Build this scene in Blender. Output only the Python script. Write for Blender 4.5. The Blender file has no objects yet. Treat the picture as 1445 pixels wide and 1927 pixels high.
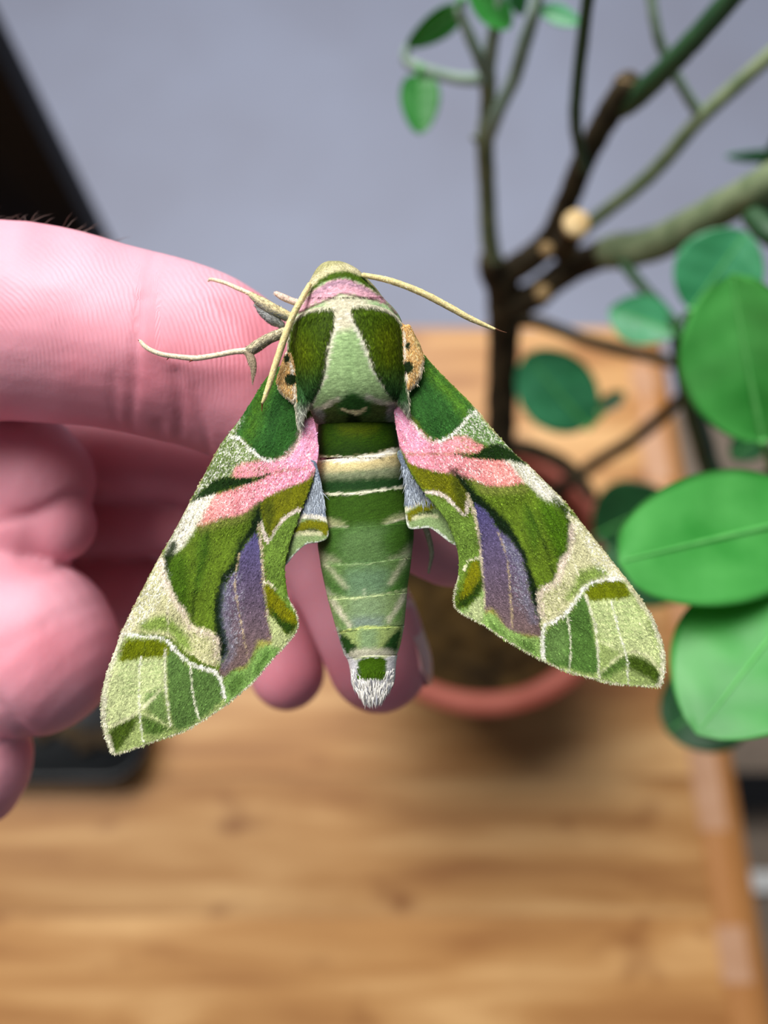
import bpy, bmesh, math, itertools
import numpy as np
from mathutils import Vector, Matrix
from mathutils.geometry import delaunay_2d_cdt

# ------------------------------------------------------------------ camera, world, light, exposure
SC = bpy.context.scene
COL = SC.collection
F = 1600.0                      # focal length in pixels of the 1445 x 1927 frame
CX, CY = 722.5, 963.5
TILT = math.radians(18.0)       # camera looks 72 degrees down
CAM = np.array([0.0, 0.0, 1.235])
TABLE_Z = 0.72
RIGHT = np.array([1.0, 0, 0])
UP = np.array([0, math.cos(TILT), math.sin(TILT)])
FWD = np.array([0, math.sin(TILT), -math.cos(TILT)])
D0 = 0.113                      # distance of the moth's wing plane

cd = bpy.data.cameras.new('camera')
cam = bpy.data.objects.new('camera', cd); COL.objects.link(cam)
cam.location = CAM; cam.rotation_euler = (TILT, 0, 0)
cd.sensor_fit = 'VERTICAL'; cd.sensor_height = 36.0; cd.lens = 36.0 * F / 1927.0
cd.clip_start = 0.005; cd.clip_end = 50
cd.dof.use_dof = True; cd.dof.focus_distance = 0.1115; cd.dof.aperture_fstop = 8.8
SC.camera = cam

world = bpy.data.worlds.new('room_light'); SC.world = world; world.use_nodes = True
world.node_tree.nodes['Background'].inputs[0].default_value = (0.80, 0.88, 1.0, 1)
world.node_tree.nodes['Background'].inputs[1].default_value = 0.12

wl = bpy.data.lights.new('roof_window_daylight', 'AREA'); wl.shape = 'RECTANGLE'
wl.size = 1.5; wl.size_y = 1.1; wl.energy = 56.0; wl.color = (1.0, 0.985, 0.96)
wlo = bpy.data.objects.new('roof_window_daylight', wl); COL.objects.link(wlo)
wlo.location = (-0.42, 0.80, 2.34)
wlo.rotation_euler = (Vector((0.0, 0.30, 0.9)) - Vector(wlo.location)).to_track_quat('-Z', 'Y').to_euler()

SC.view_settings.view_transform = 'Standard'
SC.view_settings.look = 'None'
SC.view_settings.gamma = 1.0
SC.view_settings.use_curve_mapping = False
SC.view_settings.exposure = 0.16
SC.cycles.max_bounces = 8
SC.cycles.use_denoising = True

rng = np.random.default_rng(7)

# ------------------------------------------------------------------ helpers: projection
def P(px, py, d):
    return CAM + RIGHT * ((px - CX) / F * d) + UP * ((CY - py) / F * d) + FWD * d

def ray(px, py):
    return RIGHT * ((px - CX) / F) + UP * ((CY - py) / F) + FWD

def on_z(px, py, z):
    r = ray(px, py); return CAM + r * ((z - CAM[2]) / r[2])

def on_y(px, py, y):
    r = ray(px, py); return CAM + r * ((y - CAM[1]) / r[1])

def CL(px, py, d):
    """camera-axes coordinates (x right, y up, z towards the viewer)"""
    px = np.asarray(px, float); py = np.asarray(py, float); d = np.asarray(d, float)
    px, py, d = np.broadcast_arrays(px, py, d)
    return np.stack([(px - CX) / F * d, (CY - py) / F * d, -d], -1)

def unproject(v):
    d = -v[:, 2]
    return np.stack([v[:, 0] / d * F + CX, CY - v[:, 1] / d * F], -1)

def S(r, g, b):
    c = np.array([r, g, b], float) / 255.0
    return np.where(c <= 0.04045, c / 12.92, ((c + 0.055) / 1.055) ** 2.4)

def S4(r, g, b):
    return tuple(S(r, g, b)) + (1.0,)

# ------------------------------------------------------------------ helpers: objects
def tag(o, label=None, cat=None, group=None, kind=None):
    if label: o['label'] = label
    if cat: o['category'] = cat
    if group: o['group'] = group
    if kind: o['kind'] = kind
    return o

def empty(name, loc, rot=(0, 0, 0)):
    o = bpy.data.objects.new(name, None); COL.objects.link(o)
    o.location = loc; o.rotation_euler = rot; o.empty_display_size = 0.01
    return o

def mesh_obj(name, verts, faces, mat=None, parent=None, cols=None, smooth=True, attrs=None, uvs=None):
    me = bpy.data.meshes.new(name)
    verts = np.asarray(verts, np.float32)
    if isinstance(faces, tuple) and isinstance(faces[0], np.ndarray):
        loops, sizes = faces
    else:
        sizes = np.fromiter((len(f) for f in faces), np.int32, len(faces))
        loops = np.fromiter(itertools.chain.from_iterable(faces), np.int32, int(sizes.sum()))
    me.vertices.add(len(verts)); me.vertices.foreach_set('co', verts.ravel())
    me.loops.add(len(loops)); me.loops.foreach_set('vertex_index', loops)
    me.polygons.add(len(sizes)); me.polygons.foreach_set('loop_start', np.concatenate([[0], np.cumsum(sizes)[:-1]]).astype(np.int32))
    me.update(calc_edges=True)
    if cols is not None:
        a = me.color_attributes.new('Col', 'FLOAT_COLOR', 'POINT')
        c4 = np.ones((len(verts), 4), np.float32); c4[:, :3] = np.clip(cols, 0, 1)
        a.data.foreach_set('color', c4.ravel())
    for k, v in (attrs or {}).items():
        a = me.attributes.new(k, 'FLOAT', 'POINT'); a.data.foreach_set('value', np.asarray(v, np.float32))
    if smooth:
        me.polygons.foreach_set('use_smooth', [True] * len(me.polygons))
    me.update()
    if mat: me.materials.append(mat)
    o = bpy.data.objects.new(name, me); COL.objects.link(o)
    if parent: o.parent = parent
    return o

def bm_obj(name, bm, mat=None, parent=None, smooth=False):
    me = bpy.data.meshes.new(name); bm.to_mesh(me); bm.free()
    if smooth: me.polygons.foreach_set('use_smooth', [True] * len(me.polygons))
    if mat: me.materials.append(mat)
    o = bpy.data.objects.new(name, me); COL.objects.link(o)
    if parent: o.parent = parent
    return o

def box_bm(lo, hi, bevel=0.0, seg=2, bm=None):
    bm2 = bmesh.new()
    bmesh.ops.create_cube(bm2, size=1.0)
    lo = np.array(lo, float); hi = np.array(hi, float)
    for v in bm2.verts:
        v.co = Vector((lo + hi) / 2 + np.array(v.co) * (hi - lo))
    if bevel > 0:
        bmesh.ops.bevel(bm2, geom=bm2.edges[:], offset=bevel, segments=seg, affect='EDGES', profile=0.6)
    if bm is None: return bm2
    me = bpy.data.meshes.new('tmp'); bm2.to_mesh(me); bm2.free(); bm.from_mesh(me); bpy.data.meshes.remove(me)
    return bm

def catmull(pts, n=8, closed=False):
    pts = np.asarray(pts, float)
    m = len(pts); out = []
    rngi = range(m if closed else m - 1)
    for i in rngi:
        if closed:
            p0, p1, p2, p3 = pts[(i - 1) % m], pts[i], pts[(i + 1) % m], pts[(i + 2) % m]
        else:
            p1, p2 = pts[i], pts[i + 1]
            p0 = pts[i - 1] if i > 0 else 2 * p1 - p2
            p3 = pts[i + 2] if i + 2 < m else 2 * p2 - p1
        for k in range(n):
            t = k / n
            out.append(0.5 * (2 * p1 + (p2 - p0) * t + (2 * p0 - 5 * p1 + 4 * p2 - p3) * t * t + (3 * p1 - p0 - 3 * p2 + p3) * t ** 3))
    if not closed: out.append(pts[-1])
    return np.array(out)

def resample(pts, step, closed=False):
    pts = np.asarray(pts, float)
    if closed: pts = np.vstack([pts, pts[:1]])
    seg = np.linalg.norm(np.diff(pts, axis=0), axis=1)
    s = np.concatenate([[0], np.cumsum(seg)])
    n = max(int(s[-1] / step), 3)
    t = np.linspace(0, s[-1], n + 1)
    if closed: t = t[:-1]
    return np.stack([np.interp(t, s, pts[:, k]) for k in range(pts.shape[1])], -1)

def tube(pts, rad, nseg=16, round_ends=True, jitter=0.0, seed=0):
    """closed tube along 3-D points"""
    pts = np.asarray(pts, float); rad = np.asarray(rad, float)
    tan = np.gradient(pts, axis=0); tan /= np.linalg.norm(tan, axis=1)[:, None] + 1e-12
    if round_ends:
        a = np.linspace(0.5 * math.pi, 0, 7)[:-1]
        pre = [(pts[0] - tan[0] * rad[0] * math.sin(x), rad[0] * max(math.cos(x), 0.02), tan[0]) for x in a]
        post = [(pts[-1] + tan[-1] * rad[-1] * math.sin(x), rad[-1] * max(math.cos(x), 0.02), tan[-1]) for x in a[::-1]]
        pts = np.vstack([[p[0] for p in pre], pts, [p[0] for p in post]])
        tan = np.vstack([[p[2] for p in pre], tan, [p[2] for p in post]])
        rad = np.concatenate([[p[1] for p in pre], rad, [p[1] for p in post]])
    n0 = np.cross(tan[0], [0, 0, 1.0])
    if np.linalg.norm(n0) < 1e-3: n0 = np.cross(tan[0], [0, 1.0, 0])
    n0 /= np.linalg.norm(n0)
    r = np.random.default_rng(seed)
    V = []; ang = np.arange(nseg) / nseg * 2 * math.pi
    for i in range(len(pts)):
        n0 = n0 - tan[i] * np.dot(n0, tan[i]); n0 /= np.linalg.norm(n0) + 1e-12
        b = np.cross(tan[i], n0)
        rr = rad[i] * (1 + jitter * r.normal(size=nseg))
        V.append(pts[i] + (np.cos(ang) * rr)[:, None] * n0 + (np.sin(ang) * rr)[:, None] * b)
    m = len(pts); V = np.vstack(V)
    Fc = []
    for i in range(m - 1):
        for j in range(nseg):
            k = (j + 1) % nseg
            Fc.append((i * nseg + j, i * nseg + k, (i + 1) * nseg + k, (i + 1) * nseg + j))
    c0 = len(V); V = np.vstack([V, pts[:1], pts[-1:]])
    for j in range(nseg):
        k = (j + 1) % nseg
        Fc.append((c0, k, j)); Fc.append((c0 + 1, (m - 1) * nseg + j, (m - 1) * nseg + k))
    return V, Fc

# ------------------------------------------------------------------ helpers: 2-D pattern maths
def vnoise(p, seed=0):
    """value noise in 0..1 on 2-D points"""
    ip = np.floor(p).astype(np.int64); f = p - ip; f = f * f * (3 - 2 * f)
    def h(ix, iy):
        n = (ix * 374761393 + iy * 668265263 + seed * 1442695041) & 0xFFFFFFFF
        n = ((n ^ (n >> 13)) * 1274126177) & 0xFFFFFFFF
        return ((n ^ (n >> 16)) & 0xFFFF) / 65535.0
    a = h(ip[:, 0], ip[:, 1]); b = h(ip[:, 0] + 1, ip[:, 1]); c = h(ip[:, 0], ip[:, 1] + 1); d = h(ip[:, 0] + 1, ip[:, 1] + 1)
    return (a * (1 - f[:, 0]) + b * f[:, 0]) * (1 - f[:, 1]) + (c * (1 - f[:, 0]) + d * f[:, 0]) * f[:, 1]

def seg_dist(p, a, b):
    ab = b - a; t = np.clip(((p - a) @ ab) / (ab @ ab + 1e-12), 0, 1)
    return np.linalg.norm(p - a - t[:, None] * ab, axis=1)

def line_dist(p, pts):
    d = np.full(len(p), 1e9)
    for i in range(len(pts) - 1): d = np.minimum(d, seg_dist(p, pts[i], pts[i + 1]))
    return d

def sdf(p, poly):
    """negative inside"""
    d = np.full(len(p), 1e9); ins = np.zeros(len(p), bool)
    n = len(poly)
    for i in range(n):
        a, b = poly[i], poly[(i + 1) % n]
        d = np.minimum(d, seg_dist(p, a, b))
        c = ((a[1] > p[:, 1]) != (b[1] > p[:, 1]))
        if a[1] != b[1]:
            x = (b[0] - a[0]) * (p[:, 1] - a[1]) / (b[1] - a[1]) + a[0]
            ins ^= c & (p[:, 0] < x)
    return np.where(ins, -d, d)

def sstep(a, b, x):
    t = np.clip((x - a) / (b - a), 0, 1); return t * t * (3 - 2 * t)

class Paint:
    """a flat scale pattern built from soft-edged shapes"""
    def __init__(s, p, base, conv=None, seed=1):
        s.p = np.asarray(p, float); s.n = len(s.p); s.c = np.tile(np.asarray(base, float), (s.n, 1))
        s.r = np.random.default_rng(seed); s.conv = conv or (lambda q: np.asarray(q, float))
        s.j = s.r.normal(size=s.n)
        s.v = vnoise(s.p / 9.0, seed + 7) * .6 + vnoise(s.p / 3.0, seed + 8) * .4
        s.w = (vnoise(s.p / 5.0, seed) - .5) * 2 + (vnoise(s.p / 13.0, seed + 3) - .5) * 1.4
    def _near(s, q, m):
        lo, hi = q.min(0) - m, q.max(0) + m
        return np.nonzero(np.all((s.p > lo) & (s.p < hi), axis=1))[0]
    def _mix(s, a, col, k=None):
        a = np.clip(a, 0, 1)[:, None]; col = np.asarray(col)
        if k is None: s.c = s.c * (1 - a) + col * a
        else: s.c[k] = s.c[k] * (1 - a) + (col[k] if col.ndim == 2 else col) * a
    def poly(s, pts, col, soft=2.0, op=1.0, fuzz=1.0, smooth=True):
        q = s.conv(pts)
        if smooth: q = catmull(q, 4, True)
        k = s._near(q, soft + 10)
        if not len(k): return
        d = sdf(s.p[k], q) + s.w[k] * 1.6 * fuzz + s.j[k] * 1.3 * fuzz
        s._mix(op * sstep(soft, -soft, d), col, k)
    def line(s, pts, w, col, soft=1.5, op=.92, fuzz=1.15, smooth=True):
        q = s.conv(pts)
        if smooth and len(q) > 2: q = catmull(q, 5)
        k = s._near(q, soft + w + 8)
        if not len(k): return
        d = line_dist(s.p[k], q) + s.w[k] * fuzz + s.j[k] * 0.9 * fuzz - w / 2 * (.65 + .6 * s.v[k])
        s._mix(op * (.44 + .62 * s.v[k]) * sstep(soft, -soft, d), col, k)
    def speckle(s, pts, col, dens=.5, soft=6, smooth=True):
        q = s.conv(pts)
        if smooth: q = catmull(q, 4, True)
        k = s._near(q, soft + 10)
        if not len(k): return
        m = sstep(soft, -soft, sdf(s.p[k], q) + s.w[k] * 3)
        s._mix(m * (s.r.random(len(k)) < dens) * (.25 + .6 * s.r.random(len(k))), col, k)
    def streak(s, ang, amp=.16):
        ca, sa = math.cos(ang), math.sin(ang)
        q = np.stack([(s.p[:, 0] * ca + s.p[:, 1] * sa) / 26.0, (-s.p[:, 0] * sa + s.p[:, 1] * ca) / 2.6], -1)
        n1 = vnoise(q + 50, 17) - .5; n2 = vnoise(s.p / 4.0 + 9, 18) - .5
        s.c = s.c * np.exp((n1 * 1.3 + n2) * amp * 2)[:, None]
    def grain(s, amp=.14):
        s.c = s.c * np.exp(s.r.normal(size=s.n) * amp)[:, None]
        s.c = np.clip(s.c, 0.002, .92)
        return s.c

# ------------------------------------------------------------------ materials
def new_mat(name):
    m = bpy.data.materials.new(name); m.use_nodes = True
    nt = m.node_tree; b = nt.nodes['Principled BSDF']
    return m, nt, b

def node(nt, typ, **kw):
    n = nt.nodes.new(typ)
    for k, v in kw.items():
        if k.startswith('i_'):
            key = k[2:]; n.inputs[int(key) if key.isdigit() else key].default_value = v
        else: setattr(n, k, v)
    return n

def simple_mat(name, col, rough=.6, spec=.4, noise=None, bump=0.0, coat=0.0, sss=0.0):
    """col srgb; noise=(scale, col2 srgb, detail)"""
    m, nt, b = new_mat(name)
    b.inputs['Base Color'].default_value = S4(*col); b.inputs['Roughness'].default_value = rough
    b.inputs['Specular IOR Level'].default_value = spec; b.inputs['Coat Weight'].default_value = coat
    if sss:
        b.inputs['Subsurface Weight'].default_value = sss; b.inputs['Subsurface Scale'].default_value = .002
    if noise:
        tc = node(nt, 'ShaderNodeTexCoord')
        nz = node(nt, 'ShaderNodeTexNoise', i_Scale=noise[0], i_Detail=noise[2] if len(noise) > 2 else 4.0)
        nt.links.new(tc.outputs['Object'], nz.inputs['Vector'])
        rp = node(nt, 'ShaderNodeValToRGB')
        rp.color_ramp.elements[0].position = .32; rp.color_ramp.elements[1].position = .68
        rp.color_ramp.elements[0].color = S4(*col); rp.color_ramp.elements[1].color = S4(*noise[1])
        nt.links.new(nz.outputs['Fac'], rp.inputs[0]); nt.links.new(rp.outputs[0], b.inputs['Base Color'])
        if bump:
            bp = node(nt, 'ShaderNodeBump', i_Strength=.6, i_Distance=bump)
            nt.links.new(nz.outputs['Fac'], bp.inputs['Height']); nt.links.new(bp.outputs[0], b.inputs['Normal'])
    return m

def scale_mat(name, rough=.7, sheen=.0, grain=7000.0, lo=.72, hi=1.28, bump=.00006):
    """moth scales: pattern colour from the mesh, fine grain from noise"""
    m, nt, b = new_mat(name)
    at = node(nt, 'ShaderNodeAttribute', attribute_name='Col')
    tc = node(nt, 'ShaderNodeTexCoord')
    nz = node(nt, 'ShaderNodeTexNoise', i_Scale=grain, i_Detail=2.0)
    nt.links.new(tc.outputs['Object'], nz.inputs['Vector'])
    mr = node(nt, 'ShaderNodeMapRange'); mr.inputs[1].default_value = .3; mr.inputs[2].default_value = .7
    mr.inputs[3].default_value = lo; mr.inputs[4].default_value = hi
    nt.links.new(nz.outputs['Fac'], mr.inputs[0])
    mx = node(nt, 'ShaderNodeMix', data_type='RGBA', blend_type='MULTIPLY'); mx.inputs[0].default_value = 1.0
    nt.links.new(at.outputs['Color'], mx.inputs[6]); nt.links.new(mr.outputs[0], mx.inputs[7])
    nt.links.new(mx.outputs[2], b.inputs['Base Color'])
    b.inputs['Roughness'].default_value = rough; b.inputs['Specular IOR Level'].default_value = .07
    b.inputs['Sheen Weight'].default_value = sheen; b.inputs['Sheen Roughness'].default_value = .5
    if bump:
        bp = node(nt, 'ShaderNodeBump', i_Strength=.5, i_Distance=bump)
        nt.links.new(nz.outputs['Fac'], bp.inputs['Height']); nt.links.new(bp.outputs[0], b.inputs['Normal'])
    return m

M_SCALE = scale_mat('moth_scales')
M_FUR = scale_mat('moth_fur', rough=.6, sheen=.0, grain=3000, lo=.85, hi=1.15, bump=0)
M_WALL = simple_mat('painted_wall', (214, 220, 240), .75, .2, (14, (206, 211, 232), 3))
M_FLOOR = simple_mat('pale_grey_floor', (160, 166, 186), .5, .4, (2.5, (150, 153, 170), 3))
M_FLOOR_SHADE = simple_mat('floor_shade_tone', (142, 128, 114), .8, .2, (40, (122, 108, 96), 4))  # floor tone as it looks in shade, put into the colour
M_BLACK = simple_mat('black_plastic', (6, 7, 11), .6, .2, (20, (9, 10, 15), 2))
M_TRAY = simple_mat('black_tray_plastic', (16, 18, 20), .35, .5, (60, (24, 26, 28), 2))
M_DEBRIS = simple_mat('dark_bark_chips', (36, 26, 18), .8, .2, (140, (70, 56, 36), 4), .001)
M_FRAME = simple_mat('window_frame_paint', (228, 228, 226), .5, .4, (30, (236, 236, 234), 2))
M_POT = simple_mat('terracotta_plastic', (136, 66, 52), .55, .3, (40, (150, 80, 66), 4))
M_SOIL = simple_mat('potting_soil', (18, 14, 9), .95, .1, (55, (70, 52, 24), 5), .002)
M_BARK = simple_mat('shrub_bark', (34, 28, 18), .8, .2, (120, (72, 62, 42), 5), .0006)
M_GREENBARK = simple_mat('green_stem', (98, 114, 82), .6, .3, (160, (130, 142, 108), 4), .0004)
M_DARKSTEM = simple_mat('dark_green_stem', (30, 62, 36), .5, .4, (160, (46, 80, 48), 4), .0003)
M_PALESTEM = simple_mat('pale_green_stem', (128, 152, 134), .6, .3, (160, (146, 166, 148), 4), .0003)
M_CUT = simple_mat('cut_wood', (226, 200, 150), .7, .2, (200, (206, 170, 116), 4))
M_CUT2 = simple_mat('old_cut_wood', (128, 104, 70), .7, .2, (200, (150, 124, 84), 4))
M_NAIL = simple_mat('fingernail', (226, 168, 170), .28, .5, (300, (232, 182, 182), 2), sss=.2)
M_HAIR = simple_mat('brown_hair', (84, 58, 52), .5, .3, (900, (92, 62, 54), 2))

def wood_mat():
    m, nt, b = new_mat('varnished_pine')
    tc = node(nt, 'ShaderNodeTexCoord'); oi = node(nt, 'ShaderNodeObjectInfo')
    off = node(nt, 'ShaderNodeVectorMath', operation='MULTIPLY_ADD')
    cmb = node(nt, 'ShaderNodeCombineXYZ')
    nt.links.new(oi.outputs['Random'], cmb.inputs[0]); nt.links.new(oi.outputs['Random'], cmb.inputs[1])
    nt.links.new(cmb.outputs[0], off.inputs[0]); off.inputs[1].default_value = (7, 3, 0)
    nt.links.new(tc.outputs['Object'], off.inputs[2])
    mp = node(nt, 'ShaderNodeMapping'); mp.inputs['Scale'].default_value = (1.0, 7.0, 3.0)
    nt.links.new(off.outputs[0], mp.inputs[0])
    n1 = node(nt, 'ShaderNodeTexNoise', i_Scale=7.0, i_Detail=5.0, i_Distortion=.6)
    nt.links.new(mp.outputs[0], n1.inputs['Vector'])
    mp2 = node(nt, 'ShaderNodeMapping'); mp2.inputs['Scale'].default_value = (6.0, 9.0, 3.0)
    nt.links.new(off.outputs[0], mp2.inputs[0])
    n2 = node(nt, 'ShaderNodeTexNoise', i_Scale=3.4, i_Detail=2.0)
    nt.links.new(mp2.outputs[0], n2.inputs['Vector'])
    rp = node(nt, 'ShaderNodeValToRGB')
    e = rp.color_ramp.elements
    e[0].position = .28; e[0].color = S4(150, 98, 52); e[1].position = .72; e[1].color = S4(216, 170, 114)
    k = e.new(.5); k.color = S4(184, 134, 80)
    nt.links.new(n1.outputs['Fac'], rp.inputs[0])
    kn = node(nt, 'ShaderNodeValToRGB'); kn.color_ramp.elements[0].position = .60; kn.color_ramp.elements[1].position = .72
    nt.links.new(n2.outputs['Fac'], kn.inputs[0])
    mx = node(nt, 'ShaderNodeMix', data_type='RGBA'); mx.inputs[7].default_value = S4(128, 76, 36)
    sc = node(nt, 'ShaderNodeMath', operation='MULTIPLY'); sc.inputs[1].default_value = .8
    nt.links.new(kn.outputs[0], sc.inputs[0]); nt.links.new(sc.outputs[0], mx.inputs[0]); nt.links.new(rp.outputs[0], mx.inputs[6])
    # each board its own tone
    mr = node(nt, 'ShaderNodeMapRange'); mr.inputs[3].default_value = .86; mr.inputs[4].default_value = 1.08
    nt.links.new(oi.outputs['Random'], mr.inputs[0])
    m2 = node(nt, 'ShaderNodeMix', data_type='RGBA', blend_type='MULTIPLY'); m2.inputs[0].default_value = 1.0
    nt.links.new(mx.outputs[2], m2.inputs[6]); nt.links.new(mr.outputs[0], m2.inputs[7])
    nt.links.new(m2.outputs[2], b.inputs['Base Color'])
    b.inputs['Roughness'].default_value = .42; b.inputs['Specular IOR Level'].default_value = .35
    bp = node(nt, 'ShaderNodeBump', i_Strength=.2, i_Distance=.0006)
    nt.links.new(n1.outputs['Fac'], bp.inputs['Height']); nt.links.new(bp.outputs[0], b.inputs['Normal'])
    return m
M_WOOD = wood_mat()
M_EDGE = simple_mat('table_edge_wood', (158, 102, 54), .4, .4, (9, (176, 122, 70), 4))
M_EDGE_SHINE = simple_mat('painted_edge_highlight', (182, 138, 106), .5, .3, (60, (192, 150, 120), 3))  # gloss highlight of the edge as a pale colour

def leaf_mat(name, c1, c2, rough=.42, trans=.25):
    m, nt, b = new_mat(name)
    tc = node(nt, 'ShaderNodeTexCoord')
    nz = node(nt, 'ShaderNodeTexNoise', i_Scale=62.0, i_Detail=3.0)
    nt.links.new(tc.outputs['Object'], nz.inputs['Vector'])
    rp = node(nt, 'ShaderNodeValToRGB'); rp.color_ramp.elements[0].position = .3; rp.color_ramp.elements[1].position = .7
    rp.color_ramp.elements[0].color = S4(*c1); rp.color_ramp.elements[1].color = S4(*c2)
    nt.links.new(nz.outputs['Fac'], rp.inputs[0]); nt.links.new(rp.outputs[0], b.inputs['Base Color'])
    b.inputs['Roughness'].default_value = rough; b.inputs['Specular IOR Level'].default_value = .5
    bp = node(nt, 'ShaderNodeBump', i_Strength=.3, i_Distance=.0004)
    nt.links.new(nz.outputs['Fac'], bp.inputs['Height']); nt.links.new(bp.outputs[0], b.inputs['Normal'])
    out = nt.nodes['Material Output']
    tr = node(nt, 'ShaderNodeBsdfTranslucent'); tr.inputs['Color'].default_value = S4(min(c2[0] + 40, 255), min(c2[1] + 40, 255), c2[2])
    ms = node(nt, 'ShaderNodeMixShader'); ms.inputs[0].default_value = trans
    nt.links.new(b.outputs[0], ms.inputs[1]); nt.links.new(tr.outputs[0], ms.inputs[2]); nt.links.new(ms.outputs[0], out.inputs['Surface'])
    return m
M_LEAF = leaf_mat('leaf_green', (38, 118, 44), (60, 148, 62), .42, .3)
M_LEAFB = leaf_mat('leaf_bright', (50, 142, 54), (90, 176, 88), .42, .34)
M_LEAFD = leaf_mat('leaf_dark', (16, 60, 26), (28, 80, 40), .4, .12)
M_LEAFT = leaf_mat('leaf_blue_green', (50, 132, 84), (76, 162, 114), .4, .25)
M_RIB = simple_mat('leaf_midrib', (76, 152, 74), .45, .35, (300, (92, 166, 86), 2))

def skin_mat():
    m, nt, b = new_mat('skin')
    at = node(nt, 'ShaderNodeAttribute', attribute_name='Col')
    aq = node(nt, 'ShaderNodeAttribute', attribute_name='ridge_phase'); aa = node(nt, 'ShaderNodeAttribute', attribute_name='ridge_amount')
    mu = node(nt, 'ShaderNodeMath', operation='MULTIPLY'); mu.inputs[1].default_value = 2 * math.pi / 8.6
    sn = node(nt, 'ShaderNodeMath', operation='SINE')
    tc = node(nt, 'ShaderNodeTexCoord')
    wz = node(nt, 'ShaderNodeTexNoise', i_Scale=260.0, i_Detail=2.0); nt.links.new(tc.outputs['Object'], wz.inputs['Vector'])
    wm = node(nt, 'ShaderNodeMath', operation='MULTIPLY_ADD'); wm.inputs[1].default_value = 14.0
    nt.links.new(wz.outputs['Fac'], wm.inputs[0]); nt.links.new(aq.outputs['Fac'], wm.inputs[2])
    nt.links.new(wm.outputs[0], mu.inputs[0]); nt.links.new(mu.outputs[0], sn.inputs[0])
    ml = node(nt, 'ShaderNodeMath', operation='MULTIPLY'); nt.links.new(sn.outputs[0], ml.inputs[0]); nt.links.new(aa.outputs['Fac'], ml.inputs[1])
    nz = node(nt, 'ShaderNodeTexNoise', i_Scale=1500.0, i_Detail=3.0); nt.links.new(tc.outputs['Object'], nz.inputs['Vector'])
    ad = node(nt, 'ShaderNodeMath', operation='MULTIPLY_ADD'); ad.inputs[1].default_value = .5
    nt.links.new(nz.outputs['Fac'], ad.inputs[0]); nt.links.new(ml.outputs[0], ad.inputs[2])
    bp = node(nt, 'ShaderNodeBump', i_Strength=.55, i_Distance=.00012)
    nt.links.new(ad.outputs[0], bp.inputs['Height']); nt.links.new(bp.outputs[0], b.inputs['Normal'])
    mr = node(nt, 'ShaderNodeMapRange'); mr.inputs[1].default_value = -1; mr.inputs[2].default_value = 1; mr.inputs[3].default_value = .95; mr.inputs[4].default_value = 1.05
    nt.links.new(ml.outputs[0], mr.inputs[0])
    mx = node(nt, 'ShaderNodeMix', data_type='RGBA', blend_type='MULTIPLY'); mx.inputs[0].default_value = 1.0
    nt.links.new(at.outputs['Color'], mx.inputs[6]); nt.links.new(mr.outputs[0], mx.inputs[7]); nt.links.new(mx.outputs[2], b.inputs['Base Color'])
    b.inputs['Roughness'].default_value = .58; b.inputs['Specular IOR Level'].default_value = .28
    b.inputs['Subsurface Weight'].default_value = .35; b.inputs['Subsurface Radius'].default_value = (1.0, .35, .25)
    b.inputs['Subsurface Scale'].default_value = .0022
    return m
M_SKIN = skin_mat()

# ------------------------------------------------------------------ the room
WALL_Y = float(on_z(900, 612, TABLE_Z)[1])      # far edge of the table
tag(bm_obj('floor', box_bm((-2.2, -1.4, -.04), (2.4, 2.6, 0)), M_FLOOR), kind='structure')
tag(bm_obj('wall_back', box_bm((-2.2, 2.6, 0), (2.4, 2.7, 2.6)), M_WALL), kind='structure')

# ------------------------------------------------------------------ the table: boards side by side, grain across
e1 = on_z(1236, 800, TABLE_Z); e2 = on_z(1416, 1927, TABLE_Z)
ex = lambda y: e1[0] + (e2[0] - e1[0]) * (y - e1[1]) / (e2[1] - e1[1])
table = empty('wooden_table', (0, 0, 0))
tag(table, 'varnished pine table with knotty boards under the potted shrub', 'table')
XL = -.62; YN = -.36
nb = 9; yy = np.linspace(YN, WALL_Y - .002, nb + 1)
for i in range(nb):
    bm = box_bm((XL, yy[i] + .0001, TABLE_Z - .026), (1, yy[i + 1] - .0001, TABLE_Z), (.0004))
    for v in bm.verts:
        if v.co.x > .5: v.co.x = ex(v.co.y) - .012
    bm_obj('plank', bm, M_WOOD, table)
bm = bmesh.new(); box_bm((0, YN, TABLE_Z - .028), (1, WALL_Y - .002, TABLE_Z + .0006), .003, 3, bm=bm)
for v in bm.verts:
    v.co.x = ex(v.co.y) - .012 + v.co.x * .024
bm_obj('edge_strip', bm, M_EDGE, table, True)
for ya, yb in ((1405, 1562), (1742, 1850), (690, 742), (790, 905)):  # pale strips painting the highlights along the table's edge
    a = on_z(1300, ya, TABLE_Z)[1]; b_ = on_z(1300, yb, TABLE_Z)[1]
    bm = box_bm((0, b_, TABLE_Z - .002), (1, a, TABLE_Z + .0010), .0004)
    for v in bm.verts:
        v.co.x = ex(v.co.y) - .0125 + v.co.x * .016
    bm_obj('painted_highlight', bm, M_EDGE_SHINE, table)
for lx, ly in ((XL + .05, YN + .06), (XL + .05, WALL_Y - .05), (ex(YN) - .1, YN + .06), (ex(WALL_Y) - .07, WALL_Y - .05)):
    bm_obj('leg', box_bm((lx - .025, ly - .025, 0), (lx + .025, ly + .025, TABLE_Z - .026), .003), M_WOOD, table)

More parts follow.
